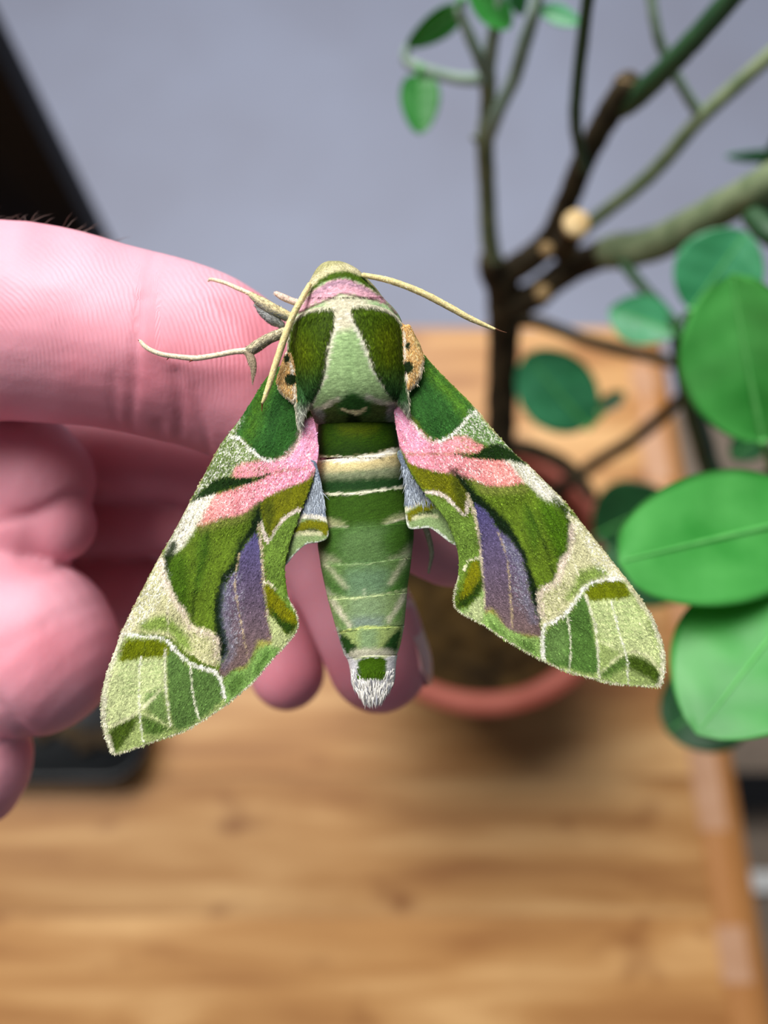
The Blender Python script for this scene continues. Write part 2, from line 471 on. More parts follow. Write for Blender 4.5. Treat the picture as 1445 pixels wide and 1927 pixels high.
# ------------------------------------------------------------------ black room divider standing behind the table
CY0 = WALL_Y + .06
cx = float(on_y(105, 236, CY0 + .012)[0])
div = empty('room_divider', (cx - .25, CY0, 0))
tag(div, 'tall plain black room divider standing on the floor behind the table', 'divider')
for lo, hi in (((-.25, -.012, .04), (-.22, .012, 1.3)), ((.22, -.012, .04), (.25, .012, 1.3)), ((-.22, -.012, 1.27), (.22, .012, 1.3)), ((-.22, -.012, .04), (.22, .012, .07))):
    bm_obj('frame_bar', box_bm(lo, hi, .002), M_BLACK, div)
bm_obj('screen_cloth', box_bm((-.221, -.004, .069), (.221, .004, 1.271), .001), M_BLACK, div)
for sx in (-1, 1):
    bm_obj('foot', box_bm((sx * .235 - .012, -.10, 0), (sx * .235 + .012, .10, .041), .003), M_BLACK, div)

# ------------------------------------------------------------------ black tray on the table under the hand
t1 = on_z(272, 1472, TABLE_Z + .02); t0 = on_z(-190, 1150, TABLE_Z + .02)
tray = empty('black_tray', ((t0[0] + t1[0]) / 2, (t0[1] + t1[1]) / 2, TABLE_Z))
tag(tray, 'small black plastic tray of dark bark chips on the table below the hand', 'tray')
w2, l2 = (t1[0] - t0[0]) / 2, (t0[1] - t1[1]) / 2
def rrect(hx, hy, r, n=8):
    out = []
    for cx_, cy_, a0 in ((hx - r, hy - r, 0), (-hx + r, hy - r, 90), (-hx + r, -hy + r, 180), (hx - r, -hy + r, 270)):
        for k in range(n + 1):
            a_ = math.radians(a0 + 90 * k / n); out.append((cx_ + r * math.cos(a_), cy_ + r * math.sin(a_)))
    return out
def ring_loft(sections):
    V = []; n = len(sections[0][0])
    for pts, z in sections: V += [(p[0], p[1], z) for p in pts]
    Fc = []
    for i in range(len(sections) - 1):
        for j in range(n):
            k = (j + 1) % n; Fc.append((i * n + j, i * n + k, (i + 1) * n + k, (i + 1) * n + j))
    Fc.append(tuple(range(n))[::-1]); m = (len(sections) - 1) * n; Fc.append(tuple(range(m, m + n)))
    return V, Fc
V, Fc = ring_loft([(rrect(w2 - .006, l2 - .006, .016), 0), (rrect(w2 - .001, l2 - .001, .02), .02), (rrect(w2, l2, .021), .022), (rrect(w2 - .004, l2 - .004, .017), .022), (rrect(w2 - .006, l2 - .006, .015), .012)])
mesh_obj('tray_body', V, Fc, M_TRAY, tray)
for i in range(26):
    x = rng.uniform(-w2 + .016, w2 - .016); y = rng.uniform(-l2 + .016, l2 - .016)
    bm = bmesh.new(); bmesh.ops.create_icosphere(bm, subdivisions=1, radius=1)
    sx, sy, sz = rng.uniform(.006, .011), rng.uniform(.004, .008), rng.uniform(.003, .005); an = rng.uniform(0, 6.28)
    for v in bm.verts:
        c = v.co * rng.uniform(.8, 1.15); v.co = Vector((c.x * sx, c.y * sy, c.z * sz)); v.co.rotate(Matrix.Rotation(an, 3, 'Z')); v.co += Vector((x, y, .0145))
    bm_obj('bark_chip', bm, M_DEBRIS, tray)

# ------------------------------------------------------------------ dark crate and pale board on the floor beside the table
c0 = on_z(1392, 1522, .07); c1 = on_z(1392, 1452, .07)
crate = empty('floor_crate', (c0[0] + .15, (c0[1] + c1[1]) / 2, 0)); tag(crate, 'low black slatted crate on the grey-brown sheet beside the table', 'crate')
w = .15; l = (c1[1] - c0[1]) / 2
for z in (.012, .036):
    for lo, hi in (((-w, -l, z), (w, -l + .006, z + .02)), ((-w, l - .006, z), (w, l, z + .02)), ((-w, -l + .006, z), (-w + .006, l - .006, z + .02)), ((w - .006, -l + .006, z), (w, l - .006, z + .02))):
        bm_obj('slat', box_bm(lo, hi, .001), M_BLACK, crate)
bm_obj('lid', box_bm((-w, -l, .058), (w, l, .07), .002), M_BLACK, crate)
for sx in (-1, 1):
    for sy in (-1, 1):
        bm_obj('post', box_bm((sx * (w - .012) - .006, sy * (l - .012) - .006, .004), (sx * (w - .012) + .006, sy * (l - .012) + .006, .06), .001), M_BLACK, crate)
shade_y = float(on_z(1300, 770, 0)[1]); shade_x = float(on_z(1250, 1300, 0)[0])
mt = bm_obj('floor_shade_sheet', box_bm((0, -1.5, 0), (.7, 0, .004), .001), M_FLOOR_SHADE); mt.location = (shade_x, shade_y, 0)  # added sheet whose colour carries the shaded floor's brown-grey
tag(mt, 'added flat grey-brown sheet giving the floor beside the table its shaded tone', 'mat')  # category 'mat' here means the added shade sheet, not a real mat
g0 = on_z(1405, 1678, .02)
bd = bm_obj('floor_board', box_bm((0, -.012, 0), (.4, .012, .016), .002), M_FRAME); bd.location = (g0[0], g0[1] + .012, .004)
tag(bd, 'pale narrow board lying on the grey-brown floor sheet', 'board')

# ------------------------------------------------------------------ potted shrub
RIMC = P(905, 1067, .41); RIM_Z = RIMC[2]; POT_R = 273 * .41 / F
plant = empty('potted_shrub', (RIMC[0], RIMC[1], TABLE_Z))
tag(plant, 'small branching green-leaved shrub in a terracotta pot on the table', 'potted plant')
PB = np.array(plant.location)

def lathe(prof, n=64):
    V = []; Fc = []
    for r, z in prof:
        for j in range(n):
            a_ = 2 * math.pi * j / n; V.append((r * math.cos(a_), r * math.sin(a_), z))
    for i in range(len(prof) - 1):
        for j in range(n):
            k = (j + 1) % n; Fc.append((i * n + j, i * n + k, (i + 1) * n + k, (i + 1) * n + j))
    return V, Fc
H = RIM_Z - TABLE_Z; R = POT_R
V, Fc = lathe([(.001, 0), (R * .66, 0), (R * .68, .002), (R * .86, H - .03), (R * .86, H - .03), (R * .80, H - .03), (R * .80, H - .028), (R * .62, .006), (.001, .006)])
pot = mesh_obj('pot', V, Fc, M_POT, plant)
V, Fc = lathe([(R * .85, H - .031), (R * .955, H - .031), (R * .965, H - .029), (R * .995, H - .004), (R, H - .002), (R * .99, H), (R * .86, H), (R * .85, H - .002), (R * .84, H - .02), (R * .80, H - .031), (R * .85, H - .031)])
mesh_obj('rim', V, Fc, M_POT, pot)
# soil: a rough mound
nr, na = 26, 72; V = []; Fc = []
for i in range(nr + 1):
    for j in range(na):
        r = R * .845 * i / nr; a_ = 2 * math.pi * j / na
        V.append((r * math.cos(a_), r * math.sin(a_), 0))
V = np.array(V); q = V[:, :2] / .006 + 40
V[:, 2] = H - .020 + .006 * (vnoise(q, 5) - .5) + .004 * (vnoise(q * 2.3, 6) - .5) + .004 * (1 - (np.linalg.norm(V[:, :2], axis=1) / R) ** 2)
for i in range(nr):
    for j in range(na):
        k = (j + 1) % na; Fc.append((i * na + j, i * na + k, (i + 1) * na + k, (i + 1) * na + j))
mesh_obj('soil', V, Fc, M_SOIL, plant)

def branch(name, pts, mat, parent=plant, nseg=14, jitter=.03, sub=6, round_ends=True):
    q = catmull(pts, sub)
    w = np.array([P(x[0], x[1], x[2]) for x in q]) - PB
    r = q[:, 3] * q[:, 2] / F
    V, Fc = tube(w, r, nseg, round_ends, jitter, int(abs(pts[0][0] * 7 + pts[0][1])))
    return mesh_obj(name, V, Fc, mat, parent)

def cut_disc(px, py, d, rpx, parent=plant, n_dir=None, mat=None):
    """pale sawn end of a pruned stub, facing up"""
    c = P(px, py, d) - PB; r = rpx * d / F
    n = np.array(n_dir if n_dir is not None else -FWD, float); n /= np.linalg.norm(n)
    V, Fc = tube(np.array([c - n * r * .5, c, c + n * r * .12]), np.array([r, r, r * .92]), 18, False)
    return mesh_obj('cut_end', V, Fc, mat or M_CUT, parent)

trunk = branch('trunk', [(905, 1090, .425, 30), (922, 990, .40, 29), (938, 860, .375, 28), (944, 740, .35, 28), (948, 640, .327, 29), (948, 560, .307, 32), (940, 520, .298, 31)], M_BARK, nseg=20, jitter=.04)
stub = branch('branch_stub', [(945, 540, .302, 30), (930, 512, .295, 28), (924, 494, .290, 25)], M_BARK)
cut_disc(922, 480, .288, 15, trunk, mat=M_CUT2)
bA = branch('branch', [(930, 500, .290, 17), (920, 440, .280, 17), (916, 351, .265, 16), (913, 271, .25, 17), (918, 200, .24, 15), (918, 145, .232, 16)], M_GREENBARK)
branch('thorn', [(905, 268, .25, 9), (890, 258, .246, 4)], M_GREENBARK, nseg=8)
branch('twig', [(918, 150, .232, 12), (860, 148, .232, 10), (795, 130, .232, 10), (764, 112, .232, 9), (772, 82, .23, 7), (812, 42, .228, 6)], M_PALESTEM, nseg=10)
branch('twig', [(918, 145, .232, 13), (900, 105, .225, 12), (880, 60, .22, 11), (864, 20, .216, 9)], M_PALESTEM, nseg=10)
branch('twig', [(918, 145, .232, 13), (922, 100, .225, 14), (932, 45, .217, 12), (942, -30, .21, 10)], M_PALESTEM, nseg=10)
branch('twig', [(920, 255, .247, 13), (936, 210, .238, 14), (966, 150, .23, 13), (986, 85, .222, 14), (1003, 30, .216, 12), (1020, -40, .21, 10)], M_PALESTEM, nseg=10)
bB = branch('branch', [(1100, 320, .245, 10), (1088, 270, .235, 11), (1083, 215, .225, 12), (1090, 125, .212, 12), (1106, 0, .195, 12), (1116, -60, .188, 11)], M_DARKSTEM)
bC = branch('branch', [(945, 520, .30, 26), (990, 492, .292, 26), (1036, 450, .282, 25), (1070, 372, .265, 22), (1104, 290, .25, 23), (1142, 222, .238, 24), (1180, 160, .228, 25)], M_BARK, nseg=18, jitter=.05)
cut_disc(1182, 148, .2265, 20, bC, (0, .4, .9), M_CUT2)
bC2 = branch('branch', [(1158, 205, .236, 22), (1200, 180, .228, 22), (1262, 120, .215, 21), (1322, 56, .205, 21), (1390, -20, .195, 20)], M_DARKSTEM, nseg=16)
bD = branch('branch', [(1070, 462, .275, 14), (1106, 424, .268, 13), (1222, 331, .25, 14), (1317, 224, .235, 14), (1450, 104, .22, 15), (1520, 50, .214, 14)], M_GREENBARK)
cut_disc(1085, 419, .249, 25, bC)
branch('branch_stub', [(1060, 470, .275, 24), (1075, 440, .262, 23), (1085, 421, .254, 22)], M_BARK)
branch('twig', [(1222, -30, .21, 10), (1232, 40, .215, 10), (1246, 90, .22, 10), (1284, 165, .228, 10), (1316, 214, .235, 11)], M_PALESTEM, nseg=10)
bE = branch('branch', [(945, 575, .31, 30), (1000, 560, .302, 27), (1050, 522, .292, 26), (1110, 488, .282, 27), (1165, 470, .273, 30)], M_BARK, nseg=18, jitter=.05)
bE2 = branch('branch', [(1150, 474, .275, 32), (1222, 462, .262, 33), (1290, 430, .248, 32), (1372, 385, .234, 33), (1460, 336, .22, 34), (1560, 280, .21, 30)], M_GREENBARK, nseg=18)
cut_disc(1022, 550, .285, 15, bE, mat=M_CUT2); cut_disc(1028, 468, .268, 13, bC, mat=M_CUT2)
branch('twig', [(1160, 480, .27, 10), (1202, 532, .262, 11), (1247, 584, .255, 11), (1274, 612, .25, 10)], M_DARKSTEM, nseg=10)
branch('branch', [(1272, 610, .25, 12), (1284, 680, .26, 18), (1302, 760, .275, 20), (1326, 850, .30, 20), (1345, 930, .32, 20), (1300, 1010, .36, 18), (1180, 1060, .40, 18), (980, 1085, .424, 18)], M_DARKSTEM)
branch('branch', [(955, 605, .32, 12), (1010, 606, .33, 12), (1090, 636, .33, 12), (1160, 656, .33, 13), (1230, 672, .325, 12), (1290, 690, .31, 11)], M_BARK, nseg=12)
branch('twig', [(1290, 740, .33, 10), (1247, 782, .345, 13), (1185, 832, .365, 13), (1120, 872, .385, 13), (1000, 960, .40, 14), (940, 1010, .405, 14)], M_BARK, nseg=12)
branch('branch', [(955, 840, .375, 16), (1010, 850, .378, 16), (1070, 880, .38, 15), (1110, 930, .375, 13)], M_BARK, nseg=12)
branch('branch', [(1420, 410, .225, 22), (1450, 440, .22, 22), (1520, 470, .215, 20)], M_DARKSTEM)
branch('branch', [(1460, 430, .26, 16), (1442, 380, .25, 26), (1452, 310, .24, 20), (1480, 240, .23, 16)], M_DARKSTEM)

def leaf(base, tip, width, mat, fold=.16, curl=.10, roll=0.0, wav=.03, peak=.5, blunt=.6, petiole=None, seed=1, gutter=0.0):
    """base / tip = (px, py, d); width in px at the base's distance"""
    B = P(*base) - PB; T = P(*tip) - PB
    ax = T - B; L = np.linalg.norm(ax); ax /= L
    view = -(P((base[0] + tip[0]) / 2, (base[1] + tip[1]) / 2, 1.0) - CAM); view /= np.linalg.norm(view)
    sd = np.cross(ax, view); sd /= np.linalg.norm(sd)
    nm = np.cross(sd, ax)
    if nm @ view < 0: nm = -nm
    cr, sr = math.cos(roll), math.sin(roll)
    sd, nm = sd * cr + nm * sr, nm * cr - sd * sr
    dm = (base[2] + tip[2]) / 2
    Wd = width / 2 * dm / F
    nu, nv = 30, 17
    us = np.linspace(0, 1, nu); vs = np.linspace(-1, 1, nv)
    g = us ** (math.log(.5) / math.log(peak))
    prof = np.sin(math.pi * np.clip(g, 0, 1)) ** blunt
    prof = np.maximum(prof, .004)
    r = np.random.default_rng(seed); ph = r.uniform(0, 6.28, 4)
    def pt(u, v, pr, off):
        lat = Wd * pr * v
        z = Wd * fold * (abs(v) ** 1.2) * pr - L * curl * (u - .35) ** 2 * 1.4 + off
        z += Wd * wav * math.sin(u * 9 + ph[0] + v * 2) * v + Wd * .006 * math.cos(abs(v) * 3 + u * 26 + ph[1]) * (abs(v) > .08)
        return B + ax * (L * u) + sd * lat + nm * z
    V = []; th = .00035
    for off in (0, -th):
        for i, u in enumerate(us):
            for v in vs: V.append(pt(u, v, prof[i], off))
    Fc = []; N = nu * nv
    for i in range(nu - 1):
        for j in range(nv - 1):
            a_ = i * nv + j
            Fc.append((a_, a_ + 1, a_ + nv + 1, a_ + nv)); Fc.append((N + a_, N + a_ + nv, N + a_ + nv + 1, N + a_ + 1))
    for i in range(nu - 1):
        for j in (0, nv - 1):
            a_ = i * nv + j; Fc.append((a_, a_ + nv, N + a_ + nv, N + a_))
    lf = mesh_obj('leaf', V, Fc, mat, plant)
    rib = np.array([pt(u, 0, 1, .0001) for u in np.linspace(-.02, .97, 20)])
    rV, rF = tube(rib, np.linspace(.0007, .0002, 20) * min(1.0, L / .035), 8)
    mesh_obj('midrib', rV, rF, M_RIB, lf)
    if petiole is not None:
        q = catmull([B, (B * .5 + (P(*petiole) - PB) * .5) + np.array([0, 0, .001]), P(*petiole) - PB], 5)
        pV, pF = tube(q, np.full(len(q), .0011), 8)
        mesh_obj('petiole', pV, pF, M_RIB if mat is not M_LEAFD else M_DARKSTEM, lf)
    return lf

# leaves, nearest first
leaf((1545, 968, .172), (1170, 1054, .160), 256, M_LEAFB, fold=.05, curl=.05, blunt=.44, roll=-.12, peak=.50, petiole=(1610, 930, .185), seed=2)
leaf((1545, 1075, .170), (1312, 1376, .156), 296, M_LEAFB, fold=.10, curl=.04, blunt=.66, roll=-.2, peak=.55, petiole=(1610, 1000, .185), seed=3)
leaf((1436, 832, .198), (1374, 518, .186), 232, M_LEAFB, fold=.32, curl=.06, blunt=.55, roll=.25, peak=.5, petiole=(1450, 880, .21), seed=4)
leaf((1300, 585, .232), (1405, 436, .222), 165, M_LEAFT, fold=.12, curl=.05, blunt=.55, petiole=(1278, 612, .25), seed=5)
leaf((1276, 628, .25), (1146, 582, .262), 96, M_LEAFT, fold=.3, curl=.02, blunt=.7, roll=-.2, petiole=(1276, 616, .25), seed=6)
leaf((1106, 806, .335), (990, 668, .325), 142, M_LEAFT, fold=.06, curl=.06, blunt=.5, roll=.1, petiole=(1170, 742, .345), seed=7)
leaf((1124, 772, .338), (1176, 738, .336), 34, M_LEAFD, fold=.2, curl=.05, seed=8)
leaf((1120, 1010, .32), (1262, 938, .30), 150, M_LEAFD, fold=.12, curl=.05, blunt=.6, petiole=(1085, 1040, .345), seed=9)
leaf((1270, 1130, .27), (1140, 1030, .275), 120, M_LEAFD, fold=.12, curl=.05, blunt=.6, petiole=(1300, 1100, .30), seed=19)
leaf((1405, 1285, .235), (1255, 1376, .232), 168, M_LEAFD, fold=.06, curl=.05, blunt=.5, petiole=(1490, 1180, .25), seed=10)
leaf((1440, 815, .25), (1378, 860, .245), 62, M_LEAFD, fold=.1, curl=.04, blunt=.6, seed=11)
leaf((1500, 930, .26), (1410, 905, .25), 60, M_LEAFD, fold=.1, curl=.04, seed=12)
leaf((790, 140, .232), (790, 250, .232), 76, M_LEAF, fold=.12, curl=.05, blunt=.5, roll=.1, petiole=(792, 130, .232), seed=13, peak=.38)
leaf((866, 16, .216), (764, 92, .226), 52, M_LEAF, fold=.2, curl=.12, blunt=.6, roll=.3, petiole=(868, 0, .213), seed=14, peak=.35)
leaf((880, -30, .21), (962, 52, .215), 62, M_LEAF, fold=.3, curl=.04, blunt=.6, roll=.3, seed=15)
leaf((1012, 14, .215), (1092, 44, .212), 36, M_LEAFT, fold=.2, curl=.04, roll=.4, seed=16)
leaf((1520, 290, .25), (1366, 296, .25), 26, M_LEAFT, fold=.2, curl=.04, roll=.5, seed=17)
leaf((960, -60, .20), (985, 30, .215), 40, M_LEAFT, fold=.2, curl=.04, roll=.4, seed=18)

# ------------------------------------------------------------------ the hand (one continuous skin)
HO = CL(-260, 950, .14)          # origin of the hand in camera axes
hloc = P(-260, 950, .14)
def chain(pts, sub=6):
    q = catmull(pts, sub)
    return CL(q[:, 0], q[:, 1], q[:, 2]) - HO, q[:, 3] * q[:, 2] / F
FINGERS = {
 'index': [(-330, 640, .140, 205), (-160, 612, .1300, 190), (0, 606, .1285, 186), (120, 618, .1280, 181), (215, 636, .1280, 172), (300, 655, .1285, 170), (385, 682, .1292, 166), (470, 732, .1300, 150), (570, 810, .1315, 132), (680, 890, .1340, 122), (770, 950, .1360, 116), (850, 1002, .1375, 104)],
 'middle': [(-330, 830, .165, 130), (-60, 850, .160, 100), (160, 862, .158, 80), (330, 868, .158, 78), (450, 905, .158, 85), (560, 985, .157, 92), (640, 1080, .155, 98), (690, 1180, .153, 100), (712, 1244, .152, 97)],
 'ring': [(-330, 960, .175, 130), (-60, 970, .170, 95), (200, 975, .166, 72), (340, 985, .166, 70), (430, 1050, .165, 75), (490, 1140, .163, 76), (528, 1220, .162, 74), (540, 1264, .161, 72)],
 'little': [(-330, 1090, .178, 120), (-40, 1100, .174, 90), (220, 1110, .172, 80), (330, 1140, .172, 72), (400, 1200, .170, 62), (430, 1230, .170, 58)],
 'thumb': [(-300, 860, .150, 150), (-120, 850, .146, 120), (20, 868, .1445, 112), (72, 905, .1435, 104)],
 'thumb_mid': [(-200, 1000, .150, 130), (-60, 1000, .146, 100), (60, 985, .1440, 92), (108, 988, .1432, 72)],
 'thumb_tip': [(-220, 1120, .150, 160), (-60, 1160, .1455, 170), (40, 1205, .1430, 166), (62, 1225, .1425, 160)],
 'heel': [(-420, 1250, .150, 160), (-200, 1400, .146, 150), (-82, 1452, .1440, 122), (-62, 1430, .1435, 118)],
 'palm': [(-620, 900, .160, 330), (-480, 950, .158, 360), (-330, 1000, .165, 300)],
 'wrist': [(-1500, 1100, .170, 330), (-1100, 1040, .168, 310), (-800, 980, .165, 320), (-560, 950, .160, 340)],
}
hv = []; hf = []; no = 0
for k, pts in FINGERS.items():
    c, r = chain(pts)
    V, Fc = tube(c, r, 28)
    hv.append(V); hf += [tuple(i + no for i in f) for f in Fc]; no += len(V)
tmp = mesh_obj('tmp_hand', np.vstack(hv), hf)
md = tmp.modifiers.new('r', 'REMESH'); md.mode = 'VOXEL'; md.voxel_size = .0007
ms = tmp.modifiers.new('s', 'SMOOTH'); ms.factor = .5; ms.iterations = 9
dg = bpy.context.evaluated_depsgraph_get()
hm = bpy.data.meshes.new_from_object(tmp.evaluated_get(dg)); tm = tmp.data
bpy.data.objects.remove(tmp); bpy.data.meshes.remove(tm)
n = len(hm.vertices)
co = np.empty(n * 3, np.float32); hm.vertices.foreach_get('co', co); co = co.reshape(-1, 3).astype(float)
nr_ = np.empty(n * 3, np.float32); hm.vertex_normals.foreach_get('vector', nr_); nr_ = nr_.reshape(-1, 3).astype(float)
cam_co = co + HO; pp = unproject(cam_co); dep = -cam_co[:, 2]
facing = sstep(.0, .4, nr_[:, 2])
# flexion creases and folds: (polyline, depth mm, width px, max distance)
CREASES = [
 ([(268, 560), (258, 640), (252, 720), (246, 790), (244, 840)], .55, 9, .135),
 ([(330, 700), (338, 760), (336, 820)], .55, 9, .135),
 ([(290, 480), (276, 520), (270, 560)], .22, 6, .135),
 ([(214, 700), (214, 760), (222, 810)], .35, 7, .135),
 ([(366, 730), (384, 800), (392, 850)], .35, 7, .135),
 ([(-20, 985), (60, 968), (130, 934), (175, 930)], .9, 12, .16),
 ([(-20, 1078), (80, 1076), (150, 1070), (215, 1050)], 1.2, 14, .16),
 ([(300, 800), (310, 880), (306, 930)], .6, 12, .17),
 ([(322, 930), (330, 1000), (322, 1060)], .6, 12, .18),
 ([(-30, 1300), (30, 1360), (80, 1415)], 1.0, 12, .16),
]
for pl, dp, wd, dmax in CREASES:
    d = line_dist(pp, catmull(pl, 5))
    co -= nr_ * (.55 * dp / 1000 * np.exp(-(d / wd) ** 2) * facing * (dep < dmax))[:, None]
co += nr_ * (((vnoise(pp / 60.0, 3) - .5) * .00030 + (vnoise(pp / 11.0, 4) - .5) * .00005) * facing)[:, None]
hm.vertices.foreach_set('co', co.astype(np.float32).ravel())
# friction ridges, fanning out over the two pads of the index finger
q1 = np.hypot(pp[:, 0] + 90, (pp[:, 1] - 700) * .9); q2 = np.hypot(pp[:, 0] - 170, (pp[:, 1] - 720) * .8)
w2_ = sstep(255, 300, pp[:, 0])
phase = q1 * (1 - w2_) + q2 * w2_
amt = .6 * facing * (dep < .1285) * (np.exp(-(((pp[:, 0] - 130) / 120) ** 2 + ((pp[:, 1] - 570) / 85) ** 2)) + np.exp(-(((pp[:, 0] - 400) / 85) ** 2 + ((pp[:, 1] - 610) / 95) ** 2)))
# skin tone: paler on the pads, redder in the flexed joints and at the tips
base = np.tile(S(222, 152, 166), (n, 1)); red = S(204, 106, 120); pale = S(230, 178, 192)
m1 = np.clip(vnoise(pp / 70.0, 8) * 1.2 - .35, 0, 1)[:, None] * .45
base = base * (1 - m1) + red * m1
for (cx_, cy_, rx, ry, s_) in ((255, 740, 120, 80, .5), (480, 690, 90, 110, .45), (120, 1195, 80, 60, .5), (540, 1280, 80, 80, .5), (720, 1290, 90, 80, .55), (330, 860, 260, 60, .35), (300, 980, 200, 50, .4)):
    g = (s_ * np.exp(-((pp[:, 0] - cx_) / rx) ** 2 - ((pp[:, 1] - cy_) / ry) ** 2))[:, None]
    base = base * (1 - g) + red * g
for (cx_, cy_, rx, ry, s_) in ((110, 540, 150, 70, .6), (370, 560, 90, 60, .5), (60, 1130, 150, 60, .5)):
    g = (s_ * np.exp(-((pp[:, 0] - cx_) / rx) ** 2 - ((pp[:, 1] - cy_) / ry) ** 2))[:, None]
    base = base * (1 - g) + pale * g
c4 = np.ones((n, 4), np.float32); c4[:, :3] = base
at = hm.color_attributes.new('Col', 'FLOAT_COLOR', 'POINT'); at.data.foreach_set('color', c4.ravel())
for k, v in (('ridge_phase', phase), ('ridge_amount', amt)):
    a_ = hm.attributes.new(k, 'FLOAT', 'POINT'); a_.data.foreach_set('value', v.astype(np.float32))
hm.polygons.foreach_set('use_smooth', [True] * len(hm.polygons)); hm.materials.clear(); hm.materials.append(M_SKIN); hm.update()
hm.name = 'hand'
hand = bpy.data.objects.new('hand', hm); COL.objects.link(hand)
hand.location = hloc; hand.rotation_euler = (TILT, 0, 0)
tag(hand, 'bare pink hand held out with the moth resting on its bent index finger', 'hand')
HAND_CO, HAND_NR = co, nr_

# nail on the middle fingertip, seen edge-on at its right side
nc, nrr = chain(FINGERS['middle'])
tip = nc[-1]; tdir = nc[-1] - nc[-6]; tdir /= np.linalg.norm(tdir); rr = nrr[-1]
zdir = np.array([0, 0, 1.0]); side = np.cross(zdir, tdir); side /= np.linalg.norm(side)
if side[0] < 0: side = -side
upv = np.cross(tdir, side); upv = upv if upv[2] > 0 else -upv
V = []; nu, nv = 18, 15
for off in (.00022, -.0005):
    for i in range(nu):
        u = i / (nu - 1)
        for j in range(nv):
            a_ = math.radians(-62 + 100 * j / (nv - 1))
            s_ = -.0085 + .0155 * u - .0032 * u * (2 * j / (nv - 1) - 1) ** 2
            rad = rr * (1.0 if s_ < 0 else math.sqrt(max(1 - (s_ / (rr * 1.25)) ** 2, .2))) + off
            V.append(tip + tdir * s_ + side * (rad * math.cos(a_)) + upv * (rad * math.sin(a_)))
N = nu * nv; Fc = []
for i in range(nu - 1):
    for j in range(nv - 1):
        b0 = i * nv + j
        Fc.append((b0, b0 + nv, b0 + nv + 1, b0 + 1)); Fc.append((N + b0, N + b0 + 1, N + b0 + nv + 1, N + b0 + nv))
rim = [i * nv for i in range(nu)] + [(nu - 1) * nv + j for j in range(1, nv)] + [i * nv + nv - 1 for i in range(nu - 2, -1, -1)] + [j for j in range(nv - 2, 0, -1)]
for a_, b0 in zip(rim, rim[1:] + rim[:1]): Fc.append((a_, b0, N + b0, N + a_))
mesh_obj('fingernail', V, Fc, M_NAIL, hand)

def strips(name, roots, dirs, nrm, length, width, cols, mat, parent, droop=0.0, kind='stuff'):
    """thin tapered hairs lying in the surface"""
    dirs = dirs / (np.linalg.norm(dirs, axis=1)[:, None] + 1e-12)
    sd = np.cross(dirs, nrm); sd /= np.linalg.norm(sd, axis=1)[:, None] + 1e-12
    L = np.asarray(length)[:, None]; W = np.asarray(width)[:, None] / 2
    mid = roots + dirs * L * .55 + nrm * L * .06
    tip_ = roots + dirs * L - nrm * L * droop
    V = np.stack([roots - sd * W, roots + sd * W, mid - sd * W * .8, mid + sd * W * .8, tip_], 1).reshape(-1, 3)
    N = len(roots); b = (np.arange(N, dtype=np.int32) * 5)[:, None]
    Fc = ((b + np.array([[0, 1, 3, 2, 2, 3, 4]], np.int32)).ravel(), np.tile(np.array([4, 3], np.int32), N))
    c = None if cols is None else np.repeat(cols, 5, 0)
    o_ = mesh_obj(name, V, Fc, mat, parent, c)
    if kind: o_['kind'] = kind
    return o_

# short hairs along the back of the finger
sel = np.where((pp[:, 0] > -120) & (pp[:, 0] < 215) & (nr_[:, 1] > .80) & (nr_[:, 2] > -.35) & (nr_[:, 2] < .30) & (dep < .137) & (pp[:, 1] < 480))[0]
if len(sel):
    sel = rng.choice(sel, min(60, len(sel)), replace=False)
    hd = np.stack([rng.normal(.75, .45, len(sel)), rng.uniform(.1, .75, len(sel)), rng.normal(0, .3, len(sel))], -1)
    strips('finger_hair', co[sel], hd, np.tile([0, 0, 1.0], (len(sel), 1)), rng.uniform(.0015, .0038, len(sel)), np.full(len(sel), .00007), None, M_HAIR, hand, .1)

# ------------------------------------------------------------------ the moth
MO = CL(650, 850, D0)
moth = empty('hawk_moth', P(650, 850, D0), (TILT, 0, 0))
tag(moth, 'large green and pink hawk moth with swept-back patterned wings on the finger', 'moth')
mm = .001
def ML(px, py, h):
    return CL(px, py, D0 - np.asarray(h, float)) - MO
BZ = lambda q: np.asarray(q, float) * (400 / 1445) + np.array([480, 470.0])
AZ = lambda q: np.asarray(q, float) * (300 / 997) + np.array([540, 780.0])
LZ = lambda q: np.asarray(q, float) * (480 / 1360) + np.array([160, 760.0])
RZ = lambda q: np.asarray(q, float) * (560 / 1445) + np.array([720, 620.0])

# palette (the moth's own colours)
WHITE = S(242, 238, 228); CREAM = S(224, 214, 184); PINKW = S(226, 206, 198)
DARK = S(18, 36, 6); ROOT = S(42, 84, 32); MID = S(82, 102, 26); OLIVE = S(96, 98, 10); BRIGHT = S(96, 122, 46)
PINK = S(230, 146, 174); SALMON = S(224, 142, 134); PALE = S(132, 158, 92); GREY = S(150, 150, 142); SLATE = S(96, 106, 122)
PURP = S(70, 66, 108); PBROWN = S(106, 86, 84)

def fibre(V, tris, n, zmin=.05, seed=3):
    """random points on the viewer-facing side of a triangle soup"""
    r = np.random.default_rng(seed)
    A, B, C = V[tris[:, 0]], V[tris[:, 1]], V[tris[:, 2]]
    nn = np.cross(B - A, C - A); ar = np.linalg.norm(nn, axis=1); nn = nn / (ar[:, None] + 1e-15)
    ok = nn[:, 2] > zmin; w = ar * ok; w /= w.sum()
    i = r.choice(len(tris), n, p=w); u = r.random(n); v = r.random(n); s = u + v > 1; u[s] = 1 - u[s]; v[s] = 1 - v[s]
    return A[i] + (B - A)[i] * u[:, None] + (C - A)[i] * v[:, None], nn[i]

def tri_array(Fc):
    out = []
    for f in Fc:
        for k in range(1, len(f) - 1): out.append((f[0], f[k], f[k + 1]))
    return np.array(out)

